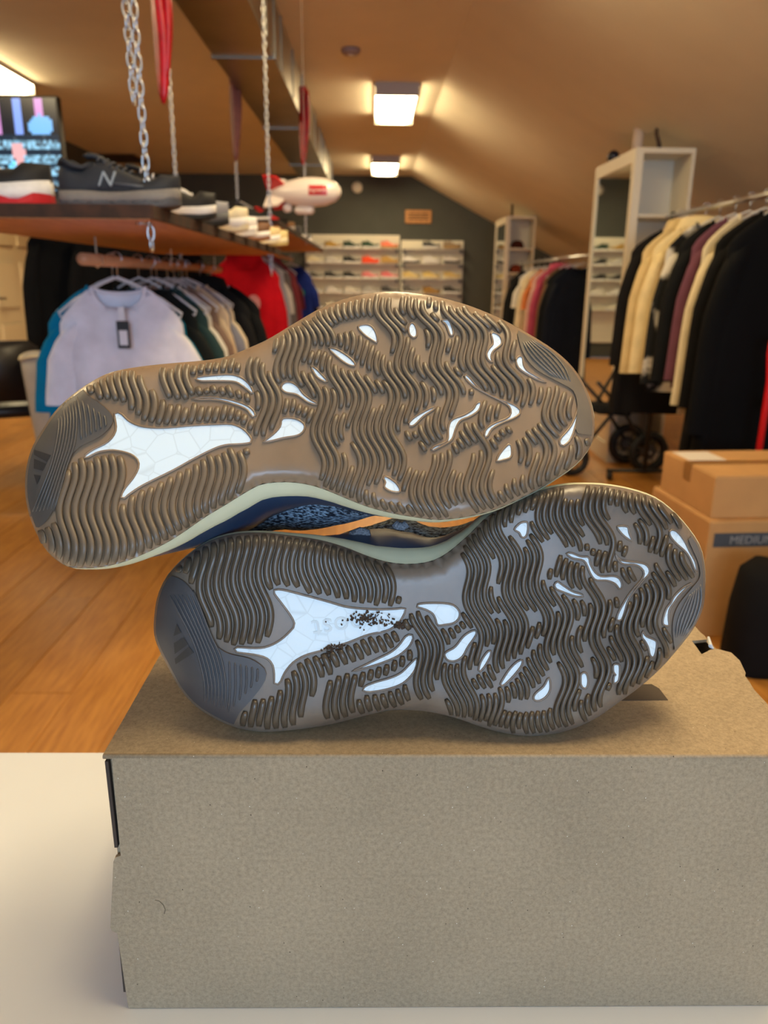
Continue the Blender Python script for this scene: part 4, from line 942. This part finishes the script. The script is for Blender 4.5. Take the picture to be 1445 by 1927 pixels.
# price tag on the white T-shirt
pt = empty('price_tag', (PX, 2.62-.062, 0), 0, 'black edged price tag hanging from the white T-shirt collar', 'tag')
a, b = ony(218, 604, 2.55), ony(246, 656, 2.55); pt.location = ((a[0]+b[0])/2, 2.55, b[2]); hw, hh = abs(b[0]-a[0])/2, a[2]-b[2]
MB().box((-hw, 0, 0), (hw, .002, hh)).build('card', pm('tag_black', (40, 44, 46), .6), pt)
MB().box((-hw*.66, -.001, hh*.12), (hw*.66, 0, hh*.66)).build('sticker', pm('tag_white', (226, 226, 232), .6), pt)
MB().box((-hw*.5, -.0012, hh*1.02), (hw*.5, 0, hh*1.5)).build('size_strip', MATS['tag_white'], pt)
MB().tube([(0, .001, hh), (.004, .006, hh+.03), (0, .03, hh+.055)], .001, 4).build('loop', MATS['tag_white'], pt)
row = [('tee2', 2.74, (0, 120, 160), 'turquoise T-shirt directly behind the white one', 't-shirt', -.05), ('tee', 2.86, (26, 30, 30), 'black T-shirt behind the turquoise one', 't-shirt', 0), ('tee', 2.98, (44, 66, 66), 'dark teal T-shirt third from the front', 't-shirt', .01),
  ('tee', 3.10, (216, 214, 208), 'plain white T-shirt in the middle of the pole', 't-shirt', 0), ('tee', 3.24, (126, 104, 92), 'brown T-shirt behind the plain white one', 't-shirt', 0), ('long', 3.36, (196, 176, 150), 'cream sweater behind the brown T-shirt', 'sweater', 0),
  ('tee', 3.48, (122, 124, 138), 'grey blue T-shirt with pale stripes', 't-shirt', 0), ('tee', 3.60, (208, 194, 172), 'sand coloured T-shirt near the dark hoodies', 't-shirt', 0), ('hoodie', 3.80, (22, 22, 24), 'black hoodie towards the end of the near pole', 'hoodie', .02), ('jacket', 4.02, (16, 18, 20), 'black jacket last on the near pole', 'jacket', .02)]
for kd, y, c, lb, cat, dx in row: hang(kd, PX+random.uniform(-.008, .008)+dx, y, zr1, cloth(c), lb, cat, LG, R(random.uniform(-7, 7)), sc=1.06 if kd == 'tee2' else 1.0)
LG2 = 'clothes on the pole under the farther board'; zr2 = PZ2+.018; X2 = PX-.06
red = hang('hoodie', X2, 5.55, zr2, cloth((206, 18, 34)), 'bright red hoodie with a pale chest print', 'hoodie', LG2, R(4), sc=1.05)
MB().prism([(.045*math.cos(t), .055*math.sin(t)) for t in np.linspace(0, 6.28, 14)[:-1]], 0, .002).xf(Matrix.Translation((.06, -.082, -.28)) @ Matrix.Rotation(R(90), 4, 'X')).build('chest_print', cloth((214, 150, 152)), red)
row = [('long', 5.85, (150, 154, 166), 'light grey sweater behind the red hoodie', 'sweater'), ('tee', 6.05, (206, 200, 192), 'off-white T-shirt behind the grey sweater', 't-shirt'), ('long', 6.3, (110, 104, 104), 'taupe sweater on the farther pole', 'sweater'), ('hoodie', 6.6, (128, 52, 60), 'maroon hoodie before the blue T-shirt', 'hoodie'),
  ('tee', 7.0, (90, 30, 44), 'wine red T-shirt on the farther pole', 't-shirt')]
for kd, y, c, lb, cat in row: hang(kd, X2+.02, y, zr2, cloth(c), lb, cat, LG2, R(random.uniform(-5, 5)))
blue = hang('tee', X2+.06, 8.1, zr2, cloth((22, 40, 112)), 'royal blue T-shirt with a green chest print', 't-shirt', LG2, R(8), sc=1.05)
MB().prism([(.07*math.cos(t)*(1+.2*math.sin(3*t)), .08*math.sin(t)) for t in np.linspace(0, 6.28, 16)[:-1]], 0, .002).xf(Matrix.Translation((.05, -.064, -.27)) @ Matrix.Rotation(R(90), 4, 'X')).build('chest_print', cloth((0, 130, 110)), blue)
hang('jacket', X2, 8.5, zr2, cloth((20, 20, 22)), 'black jacket behind the blue T-shirt', 'jacket', LG2)

def rack(x0, x1, y, z, axis, label, base=True):
    """pipe clothes rack: rail, two posts, feet"""
    t = empty('clothes_rack', (x0, y, 0), 0, label, 'clothes rack', 'pipe clothes racks'); L = x1-x0
    P = (lambda a, z_, o=0.: (o, a, z_)) if axis == 'y' else (lambda a, z_, o=0.: (a, o, z_))
    MB().tube([P(-.20, z), P(L+.10, z)], .0125, 10).build('rail', m_chain, t, True)
    for a in (0, L):
        MB().tube([P(a, .06), P(a, z+.02)], .0125, 10).build('post', m_black, t, True)
        MB().tube([P(a, .06, -.24), P(a, .06, .24)], .0125, 10).build('foot', m_black, t, True)
        for s in (-1, 1): MB().lathe([(.0, -.012), (.028, -.012), (.028, .012), (0, .012)], 14).xf(Matrix.Translation(P(a, .028, s*.22)) @ Matrix.Rotation(R(90), 4, 'Y')).build('castor', m_black, t, True)
    return t
def yrack(x, y0, y1, z, label):
    t = rack(0, y1-y0, 0, z, 'y', label); t.location = (x, y0, 0); return t
RX, RZ = 1.72, 1.57
yrack(RX, 3.295, 4.66, RZ, 'near clothes rack on the right with long coats')
NG = 'clothes on the near right rack'; z_ = RZ+.0125
m_camo = cloth((206, 198, 182), .85, (28, 28, 28), 9)
for kd, y, m, lb, cat, rz, s in [('coat', 3.22, cloth((6, 6, 7)), 'large black coat, nearest on the right rack', 'coat', 4, 1.1), ('coat', 3.37, cloth((10, 9, 10)), 'second black coat just behind the nearest one', 'coat', -3, 1.0),
   ('long', 3.56, cloth((216, 200, 162)), 'long cream shirt on a white hanger beside the black coats', 'shirt', 6, 1.1), ('long', 3.71, cloth((104, 64, 78)), 'mauve purple patterned shirt behind the cream one', 'shirt', -4, .98),
   ('jacket', 3.86, cloth((18, 18, 18)), 'black jacket between the purple shirt and the patterned one', 'jacket', 2, .95), ('long', 4.03, m_camo, 'black and white patterned shirt on the right rack', 'shirt', 5, 1.05),
   ('hoodie', 4.20, cloth((222, 200, 150)), 'cream hoodie near the far end of the right rack', 'hoodie', -6, .98), ('hoodie', 4.38, cloth((206, 180, 128)), 'beige hoodie behind the cream hoodie', 'hoodie', 4, 1.0), ('coat', 4.55, cloth((22, 20, 20)), 'black long coat at the far end of the right rack', 'coat', 0, .92)]:
    hang(kd, RX, y, z_, m, lb, cat, NG, R(rz), (226, 222, 214), sc=s*1.1)
FX, FZ = 1.74, 1.41
yrack(FX, 6.40, 9.35, FZ, 'farther clothes rack between the two mirror cabinets')
FG = 'clothes on the far right rack'; z_ = FZ+.0125
for kd, y, m, lb, cat, rz in [('coat', 6.62, cloth((20, 24, 34)), 'dark navy coat nearest on the far rack', 'coat', 3), ('jacket', 6.85, cloth((24, 26, 30)), 'black jacket behind the navy coat', 'jacket', -3), ('long', 7.10, cloth((120, 92, 66)), 'brown shirt behind the dark coats', 'shirt', 4),
   ('hoodie', 7.35, cloth((176, 72, 96)), 'raspberry pink hoodie on the far rack', 'hoodie', -4), ('long', 7.6, cloth((200, 160, 150)), 'pale pink shirt behind the raspberry hoodie', 'shirt', 2), ('tee', 7.85, cloth((206, 120, 66)), 'orange T-shirt on the far rack', 't-shirt', 5),
   ('long', 8.1, cloth((212, 196, 160)), 'cream shirt behind the orange T-shirt', 'shirt', -2), ('tee', 8.4, cloth((210, 204, 190)), 'white T-shirt on the far rack', 't-shirt', 3), ('jacket', 8.75, cloth((26, 26, 26)), 'black jacket farthest on the far rack', 'jacket', 0)]:
    hang(kd, FX, y, z_, m, lb, cat, FG, R(rz))
# ---- rack with big black jackets on the left
t = rack(-2.55, -1.0, 4.15, 1.62, 'x', 'clothes rack on the left holding big black jackets'); t.location = (-2.85, 5.35, 0)
for k, (xx, lb) in enumerate(((-2.03, 'bulky black jacket at the left beside the white T-shirt'), (-1.72, 'black jacket in the middle of the left rack'), (-1.42, 'black jacket at the right end of the left rack'))):
    hang('jacket', xx, 5.35, 1.6325, cloth((15, 15, 17)), lb, 'jacket', 'black jackets on the left rack', R(50-10*k), sc=1.12)

# ================================================================== cabinets with mirror fronts
def mirror_cabinet(x, y, label):
    W, D, Hc = .36, .90, 2.005
    t = empty('mirror_cabinet', (x, y, 0), 0, label, 'cabinet', 'white mirror cabinets')
    for lo, hi, nm in (((0, 0, 0), (.035, D, Hc), 'mirror_back'), ((W-.02, 0, 0), (W, D, Hc), 'side_panel'), ((.035, D-.02, 0), (W-.02, D, Hc), 'back_panel'), ((.035, 0, Hc-.03), (W-.02, D-.02, Hc), 'top_panel'), ((.035, 0, 0), (W-.02, D-.02, .08), 'plinth')):
        MB().box(lo, hi).build(nm, m_white, t)
    for k in range(5):
        z = .40+k*.30; MB().box((.035, .01, z), (W-.02, D-.02, z+.02)).build('shelf', m_white, t)
    MB().box((.033, .30, .08), (W-.02, .32, Hc-.03)).build('divider', m_white, t)
    for lo, hi in (((-.015, 0, 0), (0, .06, Hc)), ((-.015, D-.06, 0), (0, D, Hc)), ((-.015, .06, Hc-.08), (0, D-.06, Hc)), ((-.015, .06, 0), (0, D-.06, .12))): MB().box(lo, hi).build('mirror_frame', m_white, t)
    MB().box((-.006, .06, .12), (-.001, D-.06, Hc-.08)).build('mirror', m_mirror, t)
    return t
mirror_cabinet(1.645, 5.16, 'tall white cabinet with mirror front, nearer one')
mirror_cabinet(1.70, 10.3, 'tall white cabinet with mirror front, farther one by the end wall')
ZC = 2.005
t = empty('ornament_ball', (1.72, 5.95, ZC), 0, 'small dark blue ball ornament on the near cabinet top', 'ornament')
MB().lathe([(.02, 0), (.03, .008), (.02, .016)], 12).build('foot', m_black, t); MB().lathe([(.045*math.sin(a), .06-.045*math.cos(a)) for a in np.linspace(.05, 3.09, 10)], 16).build('ball', pm('navy_gloss', (22, 26, 44), .25), t, True)
t = empty('paper_roll', (1.78, 5.62, ZC), 0, 'white upright paper roll on the near cabinet top', 'roll')
MB().lathe([(.035, 0), (.035, .19), (.028, .19), (.028, .02)], 16).build('tube', pm('white_paper', (214, 190, 168), .8), t, True); MB().lathe([(.037, .0), (.037, .012)], 16).build('rim_band', m_white, t)
t = empty('dark_branch', (1.86, 5.4, ZC), 0, 'thin dark curved branch standing on the near cabinet', 'branch')
MB().tube([(0, 0, 0), (-.01, 0, .06), (-.035, 0, .12), (-.03, 0, .19)], [.016, .014, .012, .007], 8).build('stem', m_bark, t, True); MB().lathe([(.03, 0), (.025, .015), (.015, .02)], 10).build('base', m_bark, t)
t = empty('thin_rod', (1.80, 10.6, ZC), 0, 'thin dark rod standing on the farther cabinet', 'rod')
MB().tube([(0, 0, 0), (0, 0, .30)], .016, 8).build('stick', m_bark, t, True); MB().lathe([(.045, 0), (.04, .02), (.02, .025)], 10).build('base', m_bark, t)
for i, (dy, zz, c, nm) in enumerate(((.12, 1.62, (70, 30, 22), 'dark red'), (.12, 1.32, (120, 50, 30), 'rust brown'))):
    t = empty('cap', (1.86, 10.3+dy, zz), 0, nm+' cap on a shelf of the farther cabinet', 'cap', 'caps on cabinet shelves')
    MB().lathe([(.085, 0), (.085, .04), (.06, .09), (0, .105)], 16).build('crown', cloth(c), t, True); MB().prism([(-.07, -.06), (.07, -.06), (.05, -.11), (-.05, -.11)], 0, .008).build('brim', cloth(c), t)

# ================================================================== right foreground: cartons, hand truck, pushchair
m_carton = pm('brown_carton', (196, 148, 92), .8, var=.06, scale=10)
m_tape = pm('brown_tape', (150, 108, 62), .35)
NC = onz(1337, 980, .43)
def carton(corner, rz, w_, d_, h_, z, label, tape=True):
    t = empty('carton', (corner[0], corner[1], z), rz, label, 'box', 'stacked brown cartons')
    MB().rbox((0, 0, 0), (w_, d_, h_), .003).build('body', m_carton, t)
    for s in (0, 1): MB().box((.004, .004+s*(d_/2-.002), h_-.001), (w_-.004, d_/2-.003+s*(d_/2-.002), h_+.003)).build('flap', m_carton, t)
    if tape: MB().box((-.001, d_/2-.028, h_+.002), (w_+.001, d_/2+.028, h_+.004)).build('tape', m_tape, t); MB().box((-.0015, d_/2-.028, h_-.06), (0, d_/2+.028, h_+.004)).build('tape', m_tape, t)
    return t
CRZ = R(4)
low = carton(NC, CRZ, .46, .46, .425, 0, 'lower brown moving carton with a dark printed strip', False)
MB().box((.02, -.0012, .335), (.30, 0, .385)).build('printed_strip', pm('print_slate', (72, 76, 82), .7), low)
o = place('lettering', text_mesh('MEDIUM', .042, .0004), pm('print_pale', (150, 148, 146), .7), low); o.rotation_euler = (R(90), 0, 0); o.location = (.155, -.0018, .358)
UCc = onz(1355, 884, .43+.145)
upc = carton((NC[0]+.012, NC[1]+.03, 0), CRZ, .42, .40, .145, .4285, 'upper flat brown carton with a white label, on the moving carton')
MB().box((.02, .235, .148), (.16, .375, .1495)).build('shipping_label', pm('label_white', (226, 216, 204), .6), upc)
t = empty('duffel_bag', (NC[0]+.26, NC[1]-.20, 0), R(4), 'black bag standing in front of the cartons', 'bag')
rings = []
for z, sx, sy in ((0, .24, .10), (.03, .25, .115), (.20, .245, .11), (.32, .235, .085), (.36, .20, .05)): rings.append([(sx*math.copysign(abs(math.cos(a))**.6, math.cos(a)), sy*math.copysign(abs(math.sin(a))**.6, math.sin(a)), z+.012*math.sin(3*a)) for a in np.linspace(0, 2*math.pi, 24, endpoint=False)])
MB().loft(rings, True, True).build('body', cloth((20, 19, 20)), t, True)
MB().tube([(-.09, 0, .35), (-.08, -.02, .38), (0, -.05, .36), (.08, -.02, .38), (.09, 0, .35)], .009, 8).build('handle', cloth((26, 22, 22)), t, True)
MB().tube([(-.15, -.01, .362), (.15, -.01, .362)], .004, 6).build('zip', m_chain, t)
# red hand truck
m_rt = pm('red_paint', (206, 16, 24), .35)
hq = ony(1436, 760, 3.05); t = empty('hand_truck', (hq[0]+.20, 3.05, 0), R(6), 'red tubular hand truck behind the cartons at the right edge', 'hand truck')
zt = ony(1424, 640, 3.05)[2]
for s in (-1, 1):
    MB().tube([(s*.20, 0, .05), (s*.20, 0, zt-.16), (s*.215, 0, zt-.05), (s*.215, 0, zt)], .013, 8).build('side_tube', m_rt, t, True)
    w_ = MB().lathe([(.0, -.03), (.05, -.03), (.12, -.025), (.125, 0), (.12, .025), (.05, .03), (0, .03)], 20).xf(Matrix.Translation((s*.26, .06, .125)) @ Matrix.Rotation(R(90), 4, 'Y')).build('wheel', m_black, t, True)
MB().tube([(-.215, 0, zt), (.215, 0, zt)], .014, 8).build('handle_bar', m_rt, t, True)
for z in (.25, .5, zt-.25): MB().box((-.20, -.008, z-.02), (.20, .004, z+.02)).build('cross_bar', m_rt, t)
MB().box((-.22, -.22, .01), (.22, 0, .02)).build('toe_plate', m_rt, t); MB().tube([(-.26, .06, .125), (.26, .06, .125)], .01, 8).build('axle', m_chain, t)
# black pushchair under the clothes
t = empty('pushchair', (1.52, 4.94, 0), R(-80), 'folded black pushchair with dark wheels before the mirror cabinet', 'pushchair')
for sx in (-.14, .14):
    for sy, r_ in ((-.26, .11), (.26, .14)):
        wl_ = MB().tube([(0, r_*.80*math.cos(a), r_*.80*math.sin(a)) for a in np.linspace(0, 6.283, 20, endpoint=False)], r_*.20, 8, closed=True).xf(Matrix.Translation((sx, sy, r_))).build('wheel', pm('tyre', (20, 20, 22), .6), t, True)
        MB().lathe([(0, -.012), (r_*.35, -.012), (r_*.35, .012), (0, .012)], 12).xf(Matrix.Translation((sx, sy, r_)) @ Matrix.Rotation(R(90), 4, 'Y')).build('hub', pm('hub_grey', (70, 70, 74), .4), wl_, True)
        for a in np.linspace(0, 6.283, 6, endpoint=False): MB().tube([(sx, sy, r_), (sx, sy+r_*.8*math.cos(a), r_+r_*.8*math.sin(a))], .004, 5).build('spoke', MATS['hub_grey'], wl_)
    MB().tube([(sx, -.26, .11), (sx, 0, .42), (sx, .16, .72), (sx, .24, .92)], .012, 8).build('frame_tube', m_black, t, True)
    MB().tube([(sx, .26, .14), (sx, .05, .42), (sx, -.14, .60)], .012, 8).build('frame_tube', m_black, t, True)
MB().tube([(-.17, .24, .92), (.17, .24, .92)], .015, 8).build('handle', m_black, t, True)
MB().loft([[(-.15, -.12, .40), (.15, -.12, .40), (.15, -.10, .44), (-.15, -.10, .44)], [(-.15, .10, .38), (.15, .10, .38), (.15, .09, .43), (-.15, .09, .43)], [(-.15, .19, .70), (.15, .19, .70), (.15, .15, .71), (-.15, .15, .71)]], True, True).build('seat', cloth((24, 24, 26)), t, True)
MB().tube([(-.17, .26, .14), (.17, .26, .14)], .009, 8).build('axle', m_chain, t); MB().tube([(-.17, -.26, .11), (.17, -.26, .11)], .009, 8).build('axle', m_chain, t)

# ================================================================== left: chair and covered bin
t = empty('chair', (-2.22, 4.55, 0), R(-155), 'black padded chair at the left edge before the cream door', 'chair')
m_leather = pm('black_leather', (26, 22, 22), .4)
MB().rbox((-.24, -.24, .42), (.24, .24, .49), .02).build('seat', m_leather, t, True)
MB().loft([[(-.22, .22, .52), (.22, .22, .52), (.22, .27, .52), (-.22, .27, .52)], [(-.24, .23, .66), (.24, .23, .66), (.24, .29, .66), (-.24, .29, .66)], [(-.23, .26, .82), (.23, .26, .82), (.23, .31, .82), (-.23, .31, .82)], [(-.18, .28, .86), (.18, .28, .86), (.18, .31, .86), (-.18, .31, .86)]], True, True).build('backrest', m_leather, t, True)
for s in (-1, 1):
    for u in (-1, 1): MB().tube([(s*.20, u*.20, .42), (s*.225, u*.225, 0)], [.014, .011], 8).build('leg', m_black, t, True)
    MB().tube([(s*.2, .22, .44), (s*.2, .27, .6)], .012, 8).build('back_post', m_black, t, True)
    MB().tube([(s*.26, .22, .62), (s*.27, 0, .64), (s*.26, -.18, .62), (s*.23, -.2, .45)], .016, 8).build('armrest', pm('pale_arm', (196, 176, 150), .5), t, True)
t = empty('laundry_bin', (-1.77, 4.25, 0), 0, 'grey white fabric bin beside the chair, slumped shape', 'bin')
rings = []
for z, r_ in ((0, .10), (.2, .11), (.5, .13), (.70, .145), (.78, .15), (.795, .14), (.76, .13), (.5, .11)): rings.append([(r_*math.cos(a)*(1+.04*math.sin(5*a+z*6)), r_*math.sin(a)*(1+.04*math.sin(4*a)), z+.012*math.sin(3*a)*(z > .4)) for a in np.linspace(0, 2*math.pi, 28, endpoint=False)])
MB().loft(rings, True, True).build('fabric', cloth((172, 164, 154)), t, True)
MB().tube([(.151*math.cos(a), .151*math.sin(a), .785+.012*math.sin(3*a)) for a in np.linspace(0, 6.283, 28, endpoint=False)], .008, 6, closed=True).build('rim', cloth((206, 192, 160)), t, True)

# ---- rope laces showing between the two shoes
def back_px(pts, h): return LO.hit(pts, h)-up_base
MB().tube(back_px([(655, 1022), (664, 1006), (678, 1000), (690, 1003), (692, 1012), (683, 1020), (668, 1026)], -.034), .0026, 8).build('lace', m_lace, up_root, True)
MB().tube(back_px([(742, 984), (748, 990), (758, 991), (766, 985)], -.034), .0024, 8).build('lace', m_lace, up_root, True)
